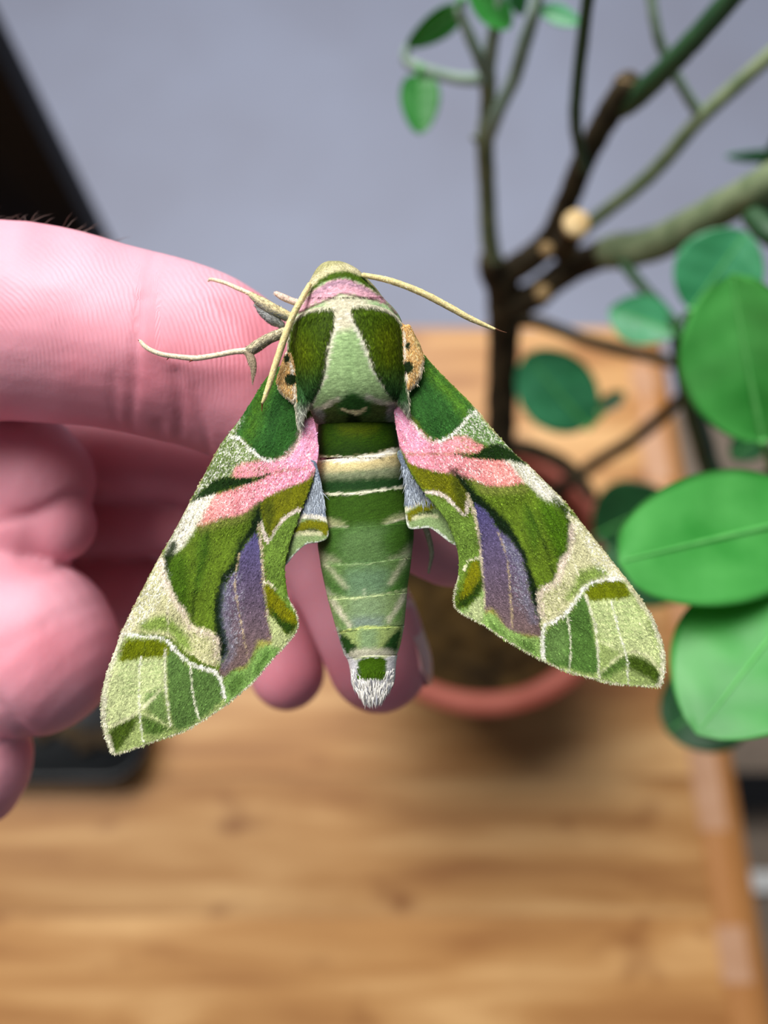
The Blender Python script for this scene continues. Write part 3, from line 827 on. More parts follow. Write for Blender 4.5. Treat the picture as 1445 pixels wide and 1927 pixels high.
def fur(name, V, Fc, colfun, n, length, width, dirfun, parent, seed=3, lift=.18, zmin=.05, mat=None, keep=None):
    pts, nn = fibre(V, tri_array(Fc), n, zmin, seed)
    r = np.random.default_rng(seed + 100)
    q = unproject(pts + MO)
    if keep is not None:
        k = keep(q); pts, nn, q = pts[k], nn[k], q[k]
    d = dirfun(q, r); d = np.concatenate([d, np.zeros((len(d), 1))], 1)
    d = d - nn * np.sum(d * nn, 1)[:, None]; d /= np.linalg.norm(d, axis=1)[:, None] + 1e-12
    d = d + nn * lift * r.uniform(.2, 1.2, len(d))[:, None]
    c = colfun(q) * np.exp(r.normal(0, .34, len(q)))[:, None]
    k = D0 / F
    return strips(name, pts - nn * .00004, d, nn, r.uniform(.6, 1.3, len(q)) * length * k, r.uniform(.7, 1.3, len(q)) * width * k, np.clip(c, .002, .9), mat or M_FUR, parent, .05)

def down(q, r, spread=.35):
    a = r.normal(0, spread, len(q)); return np.stack([np.sin(a) + .06, -np.cos(a)], -1)

def loft(name, rows, colfun, parent, nseg=96, step=2.5, power=1.0, tilt=0.0):
    """rows: (py, x_left, x_right, h_mid mm, half_depth mm); closed body with elliptical sections"""
    rows = np.asarray(rows, float)
    n = int((rows[-1, 0] - rows[0, 0]) / step) + 2
    y = np.linspace(rows[0, 0], rows[-1, 0], n)
    # smooth interpolation through the rows
    cm = catmull(rows, 8); g = np.stack([np.interp(y, cm[:, 0], cm[:, k]) for k in range(1, 5)], -1)
    ang = np.arange(nseg) / nseg * 2 * math.pi
    xc = (g[:, 0] + g[:, 1]) / 2; w = np.maximum((g[:, 1] - g[:, 0]) / 2, .4)
    X = xc[:, None] + w[:, None] * np.cos(ang); Hh = (g[:, 2][:, None] + g[:, 3][:, None] * np.sign(np.sin(ang)) * np.abs(np.sin(ang)) ** power) * mm
    Y = np.repeat(y[:, None], nseg, 1) - tilt * np.cos(ang)[None, :]
    V = ML(X.ravel(), Y.ravel(), Hh.ravel())
    Fc = [(i * nseg + j, (i + 1) * nseg + j, (i + 1) * nseg + (j + 1) % nseg, i * nseg + (j + 1) % nseg) for i in range(n - 1) for j in range(nseg)]
    Fc.append(tuple(range(nseg))); Fc.append(tuple(range((n - 1) * nseg, n * nseg))[::-1])
    c = colfun(np.stack([X.ravel(), Y.ravel()], -1))
    o_ = mesh_obj(name, V, Fc, M_SCALE, parent, c)
    return o_, V, Fc

PATCH_COL = {}
def patch(name, outline, hfun, thick, colfun, parent, spacing=2.5, closed_spline=True, edge_round=0.0):
    """thin solid cut to an outline (px), top surface height hfun(px) in metres"""
    q = catmull(outline, 6, True) if closed_spline else np.asarray(outline, float)
    q = resample(q, spacing, True)
    lo, hi = q.min(0), q.max(0)
    gx, gy = np.meshgrid(np.arange(lo[0], hi[0], spacing), np.arange(lo[1], hi[1], spacing * .866))
    gx = gx + (np.arange(gx.shape[0]) % 2)[:, None] * spacing * .5
    g = np.stack([gx.ravel(), gy.ravel()], -1)
    g = g + np.random.default_rng(1).uniform(-.12, .12, g.shape) * spacing
    g = g[sdf(g, q) < -spacing * .55]
    pts = np.vstack([q, g]); nb_ = len(q)
    edges = [(i, (i + 1) % nb_) for i in range(nb_)]
    r_ = delaunay_2d_cdt([Vector((float(a), float(-b))) for a, b in pts], edges, [], 1, 1e-6)
    vs = np.array([(v.x, -v.y) for v in r_[0]]); tris = [tuple(f) for f in r_[2]]
    N = len(vs)
    bd = {}
    for f in tris:
        for k in range(3):
            e = (f[k], f[(k + 1) % 3]); bd[e] = bd.get(e, 0) + 1
    border = [e for e in bd if (e[1], e[0]) not in bd]
    h = hfun(vs)
    if edge_round: h = h - edge_round * np.exp(-(np.abs(sdf(vs, q)) / 3.5) ** 2)
    top_ = ML(vs[:, 0], vs[:, 1], h); bot_ = ML(vs[:, 0], vs[:, 1], h - thick)
    V = np.vstack([top_, bot_])
    Fc = list(tris) + [(f[0] + N, f[2] + N, f[1] + N) for f in tris] + [(e[1], e[0], e[0] + N, e[1] + N) for e in border]
    c = colfun(vs)
    o_ = mesh_obj(name, V, Fc, M_SCALE, parent, np.vstack([c, c * .8]))
    PATCH_COL[o_.name] = c
    return o_, V[:N], tris, vs, q

# ---------- colours of the body
def thorax_col(p, grain=.2):
    a = Paint(p, S(140, 164, 118), BZ, 11)
    a.poly([(480, 300), (760, 330), (720, 460), (640, 560), (560, 560), (500, 440)], S(196, 186, 162), 14, .9)
    a.poly([(480, 640), (560, 560), (700, 560), (790, 700), (860, 900), (900, 1000), (760, 1000), (660, 960), (560, 1010), (400, 1060), (440, 900)], S(140, 166, 112), 10, .9)
    a.poly([(620, 700), (680, 700), (680, 990), (630, 990)], S(122, 150, 98), 12, .5)
    a.line([(545, 470), (530, 560), (490, 700), (460, 860), (400, 980), (350, 1090)], 13, S(214, 206, 186), 3)
    a.line([(640, 440), (700, 540), (760, 680), (810, 800), (900, 930), (1010, 1060)], 13, S(210, 202, 188), 3)
    a.poly([(340, 1130), (420, 1080), (560, 1020), (640, 1080), (760, 1040), (900, 1040), (1030, 1090), (1060, 1260), (340, 1260)], S(70, 88, 40), 5, 1)
    a.poly([(560, 1060), (610, 1000), (660, 965), (720, 1000), (780, 1040), (760, 1120), (600, 1120)], S(44, 84, 34), 6, 1)
    a.line([(350, 1115), (450, 1075), (560, 1015)], 9, S(214, 204, 180), 3)
    a.line([(760, 1000), (850, 1035), (960, 1050)], 9, S(206, 198, 180), 3)
    a.poly([(380, 1120), (450, 1090), (470, 1180), (430, 1280), (400, 1260)], S(128, 130, 124), 5, .9)
    a.poly([(900, 1070), (950, 1060), (965, 1250), (930, 1240), (890, 1150)], S(128, 130, 124), 5, .9)
    a.poly([(630, 1120), (700, 1120), (720, 1180), (620, 1180)], S(14, 22, 4), 8, .9)
    a.poly([(578, 1074), (620, 1086), (665, 1092), (710, 1086), (758, 1072), (735, 1104), (692, 1126), (650, 1114), (604, 1100)], S(226, 208, 160), 1.5, 1, .5)
    # collar
    a.poly([(300, 420), (340, 330), (430, 250), (580, 192), (720, 230), (840, 300), (900, 360), (960, 430), (880, 362), (720, 318), (600, 300), (540, 318), (400, 372)], S(196, 146, 158), 3, 1)
    a.poly([(330, 350), (430, 260), (580, 200), (720, 240), (840, 310), (720, 270), (600, 240), (500, 260), (400, 320)], S(140, 112, 128), 5, .8)
    a.line([(285, 432), (420, 372), (540, 320), (600, 296), (700, 318), (880, 362), (960, 440)], 4, S(70, 44, 40), 1.5, .9, .4)
    # head
    a.poly([(200, 380), (340, 335), (430, 240), (580, 185), (720, 220), (835, 300), (900, 250), (700, 20), (300, 20)], S(150, 146, 104), 3, 1)
    a.poly([(332, 335), (380, 250), (460, 185), (580, 142), (700, 165), (770, 215), (825, 288), (720, 228), (580, 194), (430, 244)], S(54, 76, 10), 3, 1)
    a.line([(360, 250), (430, 180), (520, 130), (620, 120), (720, 150)], 12, S(196, 186, 150), 4, .8)
    return a.grain(grain)

# depth rows: head and thorax
TH_ROWS = [(491, 618, 638, 1.2, .5), (495, 607, 652, 1.4, 1.8), (505, 596, 671, 1.4, 2.9), (520, 587, 687, 1.3, 3.7), (540, 577, 706, 1.1, 4.5), (560, 569, 721, .9, 5.1), (580, 560, 741, .6, 5.7),
           (600, 548, 754, .3, 6.3), (630, 542, 761, 0, 6.8), (670, 543, 766, -.3, 7.1), (710, 549, 770, -.6, 7.0), (740, 556, 769, -.9, 6.5), (760, 564, 762, -1.3, 5.8), (778, 576, 752, -1.8, 5.0), (792, 590, 744, -2.3, 3.9), (802, 604, 734, -2.8, 2.6), (806, 616, 724, -3.0, 1.8)]
_tr = catmull(TH_ROWS, 8)
def thorax_h(p, floor_h=1.2):
    xl = np.interp(p[:, 1], _tr[:, 0], _tr[:, 1]); xr = np.interp(p[:, 1], _tr[:, 0], _tr[:, 2])
    h0 = np.interp(p[:, 1], _tr[:, 0], _tr[:, 3]); hd = np.interp(p[:, 1], _tr[:, 0], _tr[:, 4])
    t = (p[:, 0] - (xl + xr) / 2) / ((xr - xl) / 2)
    return np.maximum(h0 + hd * np.sqrt(np.clip(1 - t * t, 0, 1)), floor_h) * mm

# ---------- wings
def wing_h(sign):
    def f(p):
        u = np.abs(p[:, 0] - 662.0)
        h = 2.9 - .0075 * u - .0000045 * (p[:, 1] - 900) ** 2
        h = h - 1.4 * sstep(150, 20, u)                       # dips under the shoulder
        h += .16 * np.sin(u / 38.0 + p[:, 1] / 90.0) + .10 * np.sin(u / 21.0 - p[:, 1] / 33.0)
        h += (vnoise(p / 46.0, 2 if sign < 0 else 5) - .5) * .35
        return h * mm
    return f

L_OUT = np.vstack([[(556, 672), (525, 690), (502, 710), (480, 744)], LZ([(830, 75), (720, 220), (640, 370), (560, 520), (470, 690), (400, 810), (320, 960), (240, 1120), (195, 1215), (150, 1340), (110, 1450), (92, 1540), (85, 1640), (95, 1730), (120, 1810), (148, 1866), (200, 1860), (300, 1825), (400, 1790), (520, 1750), (600, 1705), (680, 1655), (750, 1605), (820, 1550), (900, 1480), (960, 1410), (1020, 1340), (1070, 1285), (1110, 1240), (1135, 1190), (1130, 1130), (1105, 1075), (1085, 1030), (1075, 985), (1068, 930), (1066, 870), (1080, 790), (1110, 690), (1150, 580), (1190, 480), (1220, 390), (1240, 300), (1246, 240), (1235, 150), (1222, 90)]), [(584, 775), (572, 740), (562, 700)]])
R_OUT = np.vstack([[(757, 650), (776, 650)], RZ([(190, 110), (260, 190), (350, 280), (440, 370), (540, 490), (640, 600), (720, 670), (800, 750), (880, 830), (960, 930), (1040, 1030), (1120, 1130), (1190, 1220), (1250, 1300), (1300, 1380), (1340, 1470), (1365, 1560), (1370, 1650), (1355, 1725), (1320, 1735), (1200, 1728), (1100, 1720), (1000, 1690), (900, 1665), (800, 1620), (700, 1570), (600, 1510), (540, 1470), (480, 1430), (420, 1400), (370, 1370), (345, 1330), (350, 1260), (365, 1200), (370, 1130), (360, 1060), (340, 1000), (320, 950), (290, 900), (250, 850), (200, 790), (150, 720), (110, 640), (85, 570), (65, 480), (55, 400)]), [(742, 765), (745, 735), (752, 690)]])

def left_col(p):
    a = Paint(p, MID, LZ, 21)
    u = (a.p - np.array([160, 760.0])) / (480 / 1360); X, Y = u[:, 0], u[:, 1]
    # root
    a.poly([(830, 75), (800, 170), (850, 190), (900, 250), (960, 285), (1030, 290), (1090, 260), (1130, 200), (1160, 100), (1180, -40), (1130, -300), (1000, -240), (880, -60)], ROOT, 4)
    a.line([(990, -120), (930, 0), (880, 160)], 26, S(72, 108, 20), 14, .7)
    a.line([(1060, -80), (1010, 80), (990, 230)], 14, S(28, 66, 26), 10, .6)
    # speckled costal part
    a.poly([(830, 80), (795, 170), (850, 230), (930, 300), (820, 335), (790, 385), (700, 395), (620, 470), (560, 530), (640, 370), (720, 220)], S(104, 124, 66), 6)
    a.speckle([(830, 80), (795, 170), (850, 230), (900, 290), (800, 340), (740, 390), (620, 470), (560, 530), (640, 370), (720, 220)], WHITE, .42, 12)
    a.speckle([(640, 400), (760, 290), (800, 350), (690, 400), (600, 480)], DARK, .4, 10)
    # pink
    pk = PINK * np.clip((X - 650) / 450, 0, 1)[:, None] + SALMON * np.clip(1 - (X - 650) / 450, 0, 1)[:, None]
    a.poly([(1185, 80), (1225, 85), (1248, 250), (1236, 335), (1200, 400), (1060, 450), (980, 500), (930, 525), (830, 590), (720, 612), (640, 645), (590, 645), (600, 590), (655, 500), (690, 482), (780, 462), (860, 430), (960, 388), (900, 390), (820, 395), (790, 375), (830, 325), (930, 300), (1000, 300), (1090, 270), (1140, 190), (1165, 110)], pk, 5)
    a.speckle([(1190, 80), (1248, 250), (1200, 400), (930, 525), (640, 645), (600, 600), (690, 482), (960, 388), (830, 325), (1000, 300), (1140, 190)], S(196, 112, 112), .3, 4)
    a.speckle([(1190, 80), (1248, 250), (1200, 400), (930, 525), (640, 645), (600, 600), (690, 482), (960, 388), (830, 325), (1000, 300), (1140, 190)], WHITE, .12, 4)
    a.speckle([(800, 375), (860, 330), (1080, 340), (1120, 370), (980, 370), (860, 390)], S(120, 110, 50), .22, 6)
    a.line([(1170, 345), (1060, 350), (960, 380)], 5, S(150, 104, 60), 3, .55)
    a.line([(1195, 130), (1170, 220), (1110, 290)], 26, S(236, 166, 200), 12, .6)
    a.line([(1225, 110), (1240, 230), (1236, 320)], 8, S(206, 150, 190), 5, .6)
    # white rim of the root field
    a.line([(785, 172), (830, 190), (880, 240), (940, 288), (1000, 298)], 6.5, WHITE, 1.5)
    a.line([(1000, 298), (1060, 288), (1100, 262), (1140, 195), (1165, 110)], 4.0, PINKW, 1.8)
    # white costal field
    a.poly([(565, 522), (690, 478), (650, 560), (600, 640), (540, 740), (480, 800), (430, 800), (470, 690), (520, 590)], S(204, 200, 178), 5)
    a.speckle([(565, 522), (690, 478), (600, 640), (540, 740), (430, 800), (520, 590)], WHITE, .45, 8)
    a.speckle([(565, 522), (690, 478), (600, 640), (540, 740), (430, 800), (520, 590)], S(120, 110, 80), .2, 8)
    # green field
    a.poly([(640, 655), (720, 640), (830, 602), (930, 560), (935, 620), (890, 690), (850, 760), (820, 850), (770, 890), (740, 940), (710, 1050), (695, 1120), (700, 1225), (640, 1192), (570, 1172), (520, 1090), (450, 1000), (418, 920), (425, 850), (480, 810), (540, 760), (590, 690)], S(84, 106, 26), 5)
    a.poly([(600, 640), (720, 612), (830, 590), (930, 530), (900, 590), (800, 640), (700, 660), (620, 690)], S(120, 120, 60), 8, .5)
    a.poly([(420, 850), (480, 800), (540, 820), (560, 1000), (540, 1110), (450, 1000), (418, 920)], S(54, 84, 12), 14, .85)
    a.poly([(430, 790), (470, 730), (490, 760), (460, 840), (430, 900), (415, 850)], DARK, 5, .95)
    a.line([(655, 690), (640, 800), (605, 900), (585, 1030), (572, 1160)], 5, DARK, 4, .85)
    a.poly([(600, 740), (660, 690), (650, 860), (590, 1000)], S(48, 84, 16), 12, .6)
    a.line([(930, 555), (890, 650), (845, 750), (800, 870)], 24, S(26, 46, 8), 9, .95)
    a.line([(800, 870), (745, 920), (715, 1040), (706, 1180), (722, 1340)], 13, S(12, 28, 8), 4, 1)
    # dark streak in the pink
    a.poly([(565, 525), (620, 462), (690, 412), (750, 388), (830, 398), (900, 392), (990, 368), (960, 390), (880, 418), (800, 442), (740, 462), (680, 478), (600, 505)], S(20, 42, 8), 2.5)
    # olive
    a.poly([(1215, 350), (1205, 430), (1160, 555), (1090, 590), (1040, 630), (985, 700), (945, 610), (938, 535), (980, 492), (1080, 452), (1190, 402)], OLIVE, 3)
    a.poly([(945, 540), (990, 500), (1010, 560), (990, 690), (950, 620)], S(56, 66, 10), 8, .8)
    a.line([(1150, 562), (1090, 588), (1045, 632), (1005, 700), (978, 740), (955, 690), (935, 625)], 7, PINKW, 2)
    # bright strip along the inner margin
    a.poly([(1160, 575), (1110, 690), (1080, 790), (1062, 870), (1062, 940), (1080, 1030), (1112, 1075), (1140, 1160), (1060, 1060), (990, 975), (960, 960), (950, 850), (945, 745), (975, 748), (1030, 665), (1090, 605)], BRIGHT, 2.5)
    a.line([(1060, 900), (1070, 980), (1100, 1060)], 9, S(60, 96, 24), 5, .7)
    # black-green band beside the purple
    a.poly([(930, 545), (938, 640), (905, 690), (865, 735), (830, 800), (815, 875), (785, 905), (748, 1000), (742, 1150), (770, 1280), (760, 1340), (722, 1378), (704, 1330), (698, 1200), (690, 1100), (712, 980), (742, 905), (788, 850), (826, 740), (890, 640)], S(12, 28, 8), 4, 1)
    # purple
    t = np.clip((Y - 700) / 620, 0, 1)[:, None]
    a.poly([(912, 690), (932, 720), (945, 850), (950, 960), (970, 1100), (1000, 1240), (985, 1275), (930, 1262), (900, 1325), (870, 1395), (800, 1412), (735, 1455), (714, 1410), (758, 1340), (768, 1280), (738, 1150), (745, 1000), (788, 905), (818, 880), (830, 800), (870, 730)], PURP * (1 - t) + PBROWN * t, 3)
    a.line([(750, 980), (748, 1140), (780, 1300), (740, 1390)], 15, S(108, 112, 132), 8, .55)
    a.speckle([(745, 960), (830, 900), (840, 1200), (780, 1330)], S(150, 150, 160), .28, 8)
    a.line([(822, 800), (800, 950), (822, 1110), (850, 1260), (882, 1395)], 2.6, S(176, 156, 120), 1.5, .85, 1.1)
    a.poly([(930, 1262), (1000, 1265), (1010, 1290), (950, 1330), (890, 1420), (800, 1420), (880, 1380), (910, 1310)], S(166, 156, 84), 7, .7)
    a.line([(925, 640), (940, 760), (950, 900), (972, 1080), (1000, 1240)], 5, S(196, 180, 152), 1.8, .95, 1.1)
    a.speckle([(910, 640), (955, 760), (1010, 1240), (970, 1240), (930, 760)], S(110, 80, 60), .25, 2)
    # olive pocket by the hind margin
    a.poly([(962, 965), (1000, 985), (1050, 1050), (1105, 1100), (1130, 1150), (1090, 1225), (1030, 1170), (990, 1120), (972, 1060)], S(106, 106, 4), 3)
    a.poly([(985, 1100), (1020, 1110), (1060, 1150), (1110, 1165), (1120, 1190), (1090, 1228), (1020, 1175)], S(36, 58, 8), 6)
    a.line([(955, 948), (985, 955), (1012, 988)], 4, CREAM, 1.5)
    # pale hind field
    a.poly([(985, 1130), (1035, 1185), (1085, 1232), (1140, 1185), (1070, 1290), (1015, 1345), (960, 1400), (985, 1290), (1000, 1260), (985, 1180)], S(164, 172, 118), 4)
    a.poly([(925, 1300), (1005, 1290), (1040, 1320), (960, 1412), (900, 1482), (750, 1605), (735, 1500), (790, 1425), (860, 1405)], S(112, 146, 74), 6)
    a.poly([(960, 1320), (990, 1330), (930, 1420), (900, 1430)], S(64, 98, 36), 8, .8)
    a.poly([(770, 1480), (840, 1440), (850, 1490), (780, 1550)], S(66, 96, 36), 8, .8)
    # outer pale band
    a.poly([(405, 800), (430, 920), (452, 1000), (520, 1090), (572, 1178), (640, 1197), (704, 1242), (712, 1385), (650, 1385), (590, 1350), (540, 1320), (440, 1240), (290, 1225), (190, 1225), (240, 1110), (330, 945)], S(186, 182, 138), 3)
    a.line([(400, 830), (432, 960), (520, 1110), (572, 1195), (690, 1250), (700, 1350)], 12, S(216, 196, 180), 5, .9)
    a.poly([(300, 1165), (420, 1128), (520, 1205), (570, 1310), (500, 1290), (440, 1215), (310, 1212)], S(112, 138, 52), 8, .9)
    a.speckle([(405, 810), (440, 960), (340, 1130), (200, 1215), (320, 950)], WHITE, .4, 8)
    a.speckle([(500, 1100), (700, 1250), (700, 1380), (560, 1300)], S(120, 130, 60), .25, 8)
    a.line([(445, 990), (442, 1230)], 3, CREAM, 1.5, .8)
    a.line([(680, 1290), (690, 1390)], 4, S(110, 100, 60), 4, .6)
    # tip
    a.poly([(185, 1235), (430, 1252), (480, 1322), (560, 1390), (705, 1448), (748, 1600), (600, 1712), (400, 1795), (150, 1875), (75, 1640), (105, 1450)], S(140, 154, 92), 3)
    a.poly([(140, 1380), (410, 1350), (420, 1520), (300, 1640), (130, 1720), (100, 1560)], S(182, 190, 136), 10, .9)
    for k in range(7):
        yk = 1375 + k * 27
        a.line([(190, yk + 8), (260, yk), (330, yk + 12), (415, yk - 4)], 2.6, S(118, 150, 80), 3, .55, 1.5)
    a.poly([(440, 1290), (480, 1325), (560, 1395), (705, 1452), (742, 1560), (600, 1690), (475, 1722), (440, 1500)], S(80, 108, 52), 5)
    a.poly([(320, 1560), (410, 1520), (440, 1640), (430, 1700), (350, 1650)], S(92, 118, 60), 8, .9)
    a.poly([(188, 1350), (215, 1262), (320, 1250), (432, 1270), (436, 1340), (330, 1352), (200, 1372)], S(96, 106, 8), 4)
    a.poly([(130, 1750), (190, 1690), (285, 1662), (240, 1760), (165, 1868), (140, 1850)], S(58, 76, 18), 7)
    a.poly([(305, 1668), (370, 1685), (470, 1735), (360, 1765), (315, 1745)], S(74, 100, 40), 8)
    a.line([(128, 1722), (200, 1690), (285, 1640), (340, 1590), (400, 1525)], 6, S(210, 208, 166), 3)
    a.line([(290, 1642), (370, 1672), (445, 1722)], 4, S(190, 196, 140), 3, .9)
    a.line([(195, 1222), (320, 1240), (420, 1250), (480, 1310), (560, 1378), (640, 1412), (712, 1445), (745, 1560)], 6.5, WHITE, 2)
    a.line([(322, 1260), (318, 1340)], 2, S(60, 70, 20), 1.2, .8)
    a.line([(300, 1350), (290, 1450), (290, 1640), (310, 1800)], 2.6, S(220, 218, 200), 1.2, .9)
    a.line([(428, 1310), (430, 1500), (455, 1710)], 4, S(214, 210, 186), 1.8, .95, 1)
    a.line([(562, 1390), (575, 1540), (608, 1680)], 3.2, S(218, 214, 190), 1.6, .95, 1)
    a.line([(240, 1110), (170, 1300), (118, 1460), (98, 1620), (106, 1750), (140, 1850)], 12, S(214, 208, 184), 4, .95)
    a.speckle([(220, 1130), (280, 1150), (180, 1380), (140, 1600), (140, 1850), (80, 1640), (110, 1440)], S(140, 120, 110), .16, 4)
    # costa and outer fringe
    a.line([(720, 215), (640, 365), (560, 515), (470, 685), (400, 805), (320, 955), (240, 1115), (190, 1220)], 4, S(150, 140, 92), 1.5, .9)
    a.line([(150, 1868), (300, 1828), (520, 1752), (750, 1606), (900, 1482), (1070, 1287), (1135, 1195), (1132, 1130), (1085, 1030)], 3.2, S(186, 180, 158), 1.2, .85)
    a.streak(math.radians(115))
    a.line([(1066, 870), (1080, 790), (1150, 580), (1220, 390)], 2.0, S(30, 40, 20), 1.0, .6)
    return a.grain(.13)

def right_col(p):
    a = Paint(p, MID, RZ, 31)
    u = (a.p - np.array([720, 620.0])) / (560 / 1445); X, Y = u[:, 0], u[:, 1]
    a.poly([(100, 40), (190, 110), (260, 190), (440, 370), (452, 398), (400, 440), (350, 490), (300, 522), (255, 532), (210, 502), (150, 425), (110, 380), (80, 200)], ROOT, 4)
    a.line([(220, 200), (320, 300), (410, 420)], 20, S(84, 124, 30), 14, .75)
    a.line([(170, 260), (230, 380), (270, 500)], 16, S(30, 70, 26), 12, .6)
    a.poly([(450, 390), (540, 490), (640, 600), (560, 562), (480, 562), (400, 540), (355, 512), (400, 450)], S(96, 128, 66), 6)
    a.speckle([(450, 390), (530, 480), (640, 600), (540, 550), (440, 530), (360, 510), (400, 450)], WHITE, .42, 10)
    pk = PINK * np.clip(1 - (X - 60) / 500, 0, 1)[:, None] + SALMON * np.clip((X - 60) / 500, 0, 1)[:, None]
    a.poly([(50, 385), (90, 380), (140, 450), (210, 530), (280, 545), (360, 515), (430, 530), (490, 570), (440, 598), (360, 592), (420, 620), (560, 627), (620, 645), (690, 745), (640, 765), (560, 760), (500, 762), (430, 722), (330, 702), (240, 682), (150, 672), (115, 622), (80, 560), (60, 470)], pk, 5)
    a.speckle([(50, 385), (140, 450), (280, 545), (490, 570), (420, 620), (620, 645), (690, 745), (500, 762), (240, 682), (115, 622), (60, 470)], S(196, 112, 112), .3, 4)
    a.speckle([(50, 385), (140, 450), (280, 545), (490, 570), (420, 620), (620, 645), (690, 745), (500, 762), (240, 682), (115, 622), (60, 470)], WHITE, .12, 4)
    a.line([(75, 410), (120, 480), (180, 550)], 22, S(238, 170, 204), 12, .6)
    a.line([(105, 602), (200, 606), (360, 600)], 5, S(128, 104, 40), 3, .75, 1.4)
    a.speckle([(360, 520), (480, 560), (440, 590), (330, 580)], S(120, 130, 70), .25, 6)
    a.line([(455, 395), (412, 430), (370, 482), (320, 522), (272, 545)], 6, WHITE, 1.5)
    a.line([(272, 545), (220, 538), (160, 470), (112, 395)], 4, PINKW, 1.8)
    a.poly([(572, 603), (640, 640), (725, 665), (800, 750), (885, 840), (830, 815), (800, 845), (740, 795), (690, 745), (640, 680)], S(206, 202, 182), 5)
    a.speckle([(572, 603), (725, 665), (885, 840), (800, 845), (690, 745)], WHITE, .45, 8)
    a.speckle([(600, 620), (725, 665), (885, 840), (800, 845), (690, 745)], S(110, 110, 70), .2, 8)
    a.poly([(430, 740), (520, 765), (600, 765), (690, 748), (770, 822), (830, 850), (870, 880), (915, 960), (905, 1060), (860, 1130), (840, 1215), (790, 1242), (755, 1266), (720, 1180), (690, 1080), (640, 1000), (560, 900), (480, 840)], S(86, 108, 26), 5)
    a.poly([(430, 720), (500, 755), (640, 762), (690, 750), (700, 790), (560, 800), (470, 790)], S(122, 122, 60), 8, .5)
    a.poly([(770, 830), (870, 880), (915, 960), (905, 1060), (860, 1120), (800, 1000), (760, 900)], S(58, 92, 10), 14, .85)
    a.line([(830, 815), (885, 885), (912, 960), (905, 1030)], 9, DARK, 5, .9)
    a.line([(690, 840), (750, 970), (800, 1090), (836, 1210)], 5, DARK, 4, .85)
    a.poly([(690, 850), (760, 960), (740, 1080), (690, 960)], S(46, 82, 14), 12, .6)
    a.line([(350, 700), (430, 800), (520, 885), (600, 965)], 24, S(26, 46, 8), 9, .95)
    a.line([(600, 965), (655, 1050), (700, 1160), (738, 1290), (755, 1405)], 14, S(12, 28, 8), 4, 1)
    a.poly([(345, 602), (440, 607), (500, 572), (560, 558), (620, 583), (680, 618), (728, 662), (650, 642), (580, 632), (480, 627), (400, 614)], S(20, 42, 8), 2.5)
    a.poly([(120, 648), (240, 690), (340, 705), (400, 762), (412, 805), (395, 885), (350, 852), (310, 812), (240, 788), (190, 765), (150, 705)], OLIVE, 3)
    a.poly([(340, 715), (400, 770), (408, 810), (390, 875), (350, 830)], S(56, 66, 10), 8, .8)
    a.line([(212, 790), (280, 797), (330, 835), (380, 893), (404, 890), (412, 830)], 7, PINKW, 2)
    a.poly([(215, 800), (330, 852), (395, 915), (440, 905), (455, 1000), (470, 1100), (420, 1130), (385, 1200), (350, 1290), (340, 1200), (365, 1130), (335, 1000), (285, 900)], BRIGHT, 2.5)
    a.poly([(350, 690), (420, 765), (520, 855), (605, 940), (668, 1040), (712, 1160), (750, 1270), (764, 1330), (768, 1435), (738, 1372), (708, 1260), (678, 1132), (618, 1022), (558, 972), (498, 882), (440, 852), (408, 800)], S(12, 28, 8), 4, 1)
    t = np.clip((Y - 860) / 600, 0, 1)[:, None]
    a.poly([(442, 850), (500, 880), (560, 970), (620, 1020), (680, 1130), (710, 1260), (740, 1370), (768, 1430), (764, 1495), (700, 1485), (620, 1475), (570, 1425), (530, 1362), (488, 1375), (485, 1250), (475, 1100), (460, 950)], PURP * (1 - t) + PBROWN * t, 3)
    a.line([(600, 1030), (665, 1150), (690, 1290), (735, 1410)], 15, S(108, 112, 132), 8, .55)
    a.speckle([(570, 1000), (680, 1130), (720, 1360), (640, 1330), (610, 1150)], S(150, 150, 160), .28, 8)
    a.line([(560, 985), (600, 1100), (616, 1250), (630, 1445)], 2.6, S(176, 156, 120), 1.5, .85, 1.1)
    a.poly([(488, 1370), (530, 1355), (575, 1415), (620, 1475), (700, 1480), (764, 1500), (760, 1540), (640, 1500), (560, 1450), (490, 1410)], S(166, 152, 84), 7, .7)
    a.line([(412, 800), (440, 880), (465, 1000), (480, 1150), (491, 1290), (486, 1420)], 5, S(196, 180, 152), 1.8, .95, 1.1)
    a.poly([(462, 1130), (478, 1230), (445, 1290), (400, 1340), (365, 1340), (400, 1220), (430, 1140)], S(106, 106, 4), 3)
    a.poly([(478, 1200), (475, 1270), (420, 1340), (360, 1352), (370, 1310), (420, 1280), (450, 1240)], S(36, 58, 8), 6)
    a.line([(395, 1165), (420, 1120), (470, 1105)], 4, CREAM, 1.5)
    a.poly([(365, 1368), (440, 1335), (485, 1270), (492, 1370), (540, 1380), (600, 1450), (700, 1490), (768, 1510), (775, 1620), (600, 1520), (480, 1440)], S(126, 156, 82), 4)
    a.poly([(400, 1375), (480, 1300), (480, 1420), (430, 1400)], S(166, 174, 124), 6, .9)
    a.poly([(520, 1420), (560, 1440), (600, 1490), (540, 1460)], S(66, 98, 36), 6, .7)
    a.poly([(650, 1510), (720, 1520), (740, 1570), (690, 1550)], S(66, 98, 36), 6, .7)
    a.poly([(900, 900), (960, 925), (1040, 1030), (1120, 1130), (1195, 1222), (1060, 1222), (980, 1252), (920, 1335), (850, 1405), (780, 1445), (765, 1400), (755, 1268), (840, 1213), (868, 1130), (905, 1060), (918, 960)], S(188, 184, 142), 3)
    a.line([(920, 950), (910, 1060), (872, 1135), (845, 1220), (770, 1275), (772, 1390)], 12, S(218, 198, 182), 5, .9)
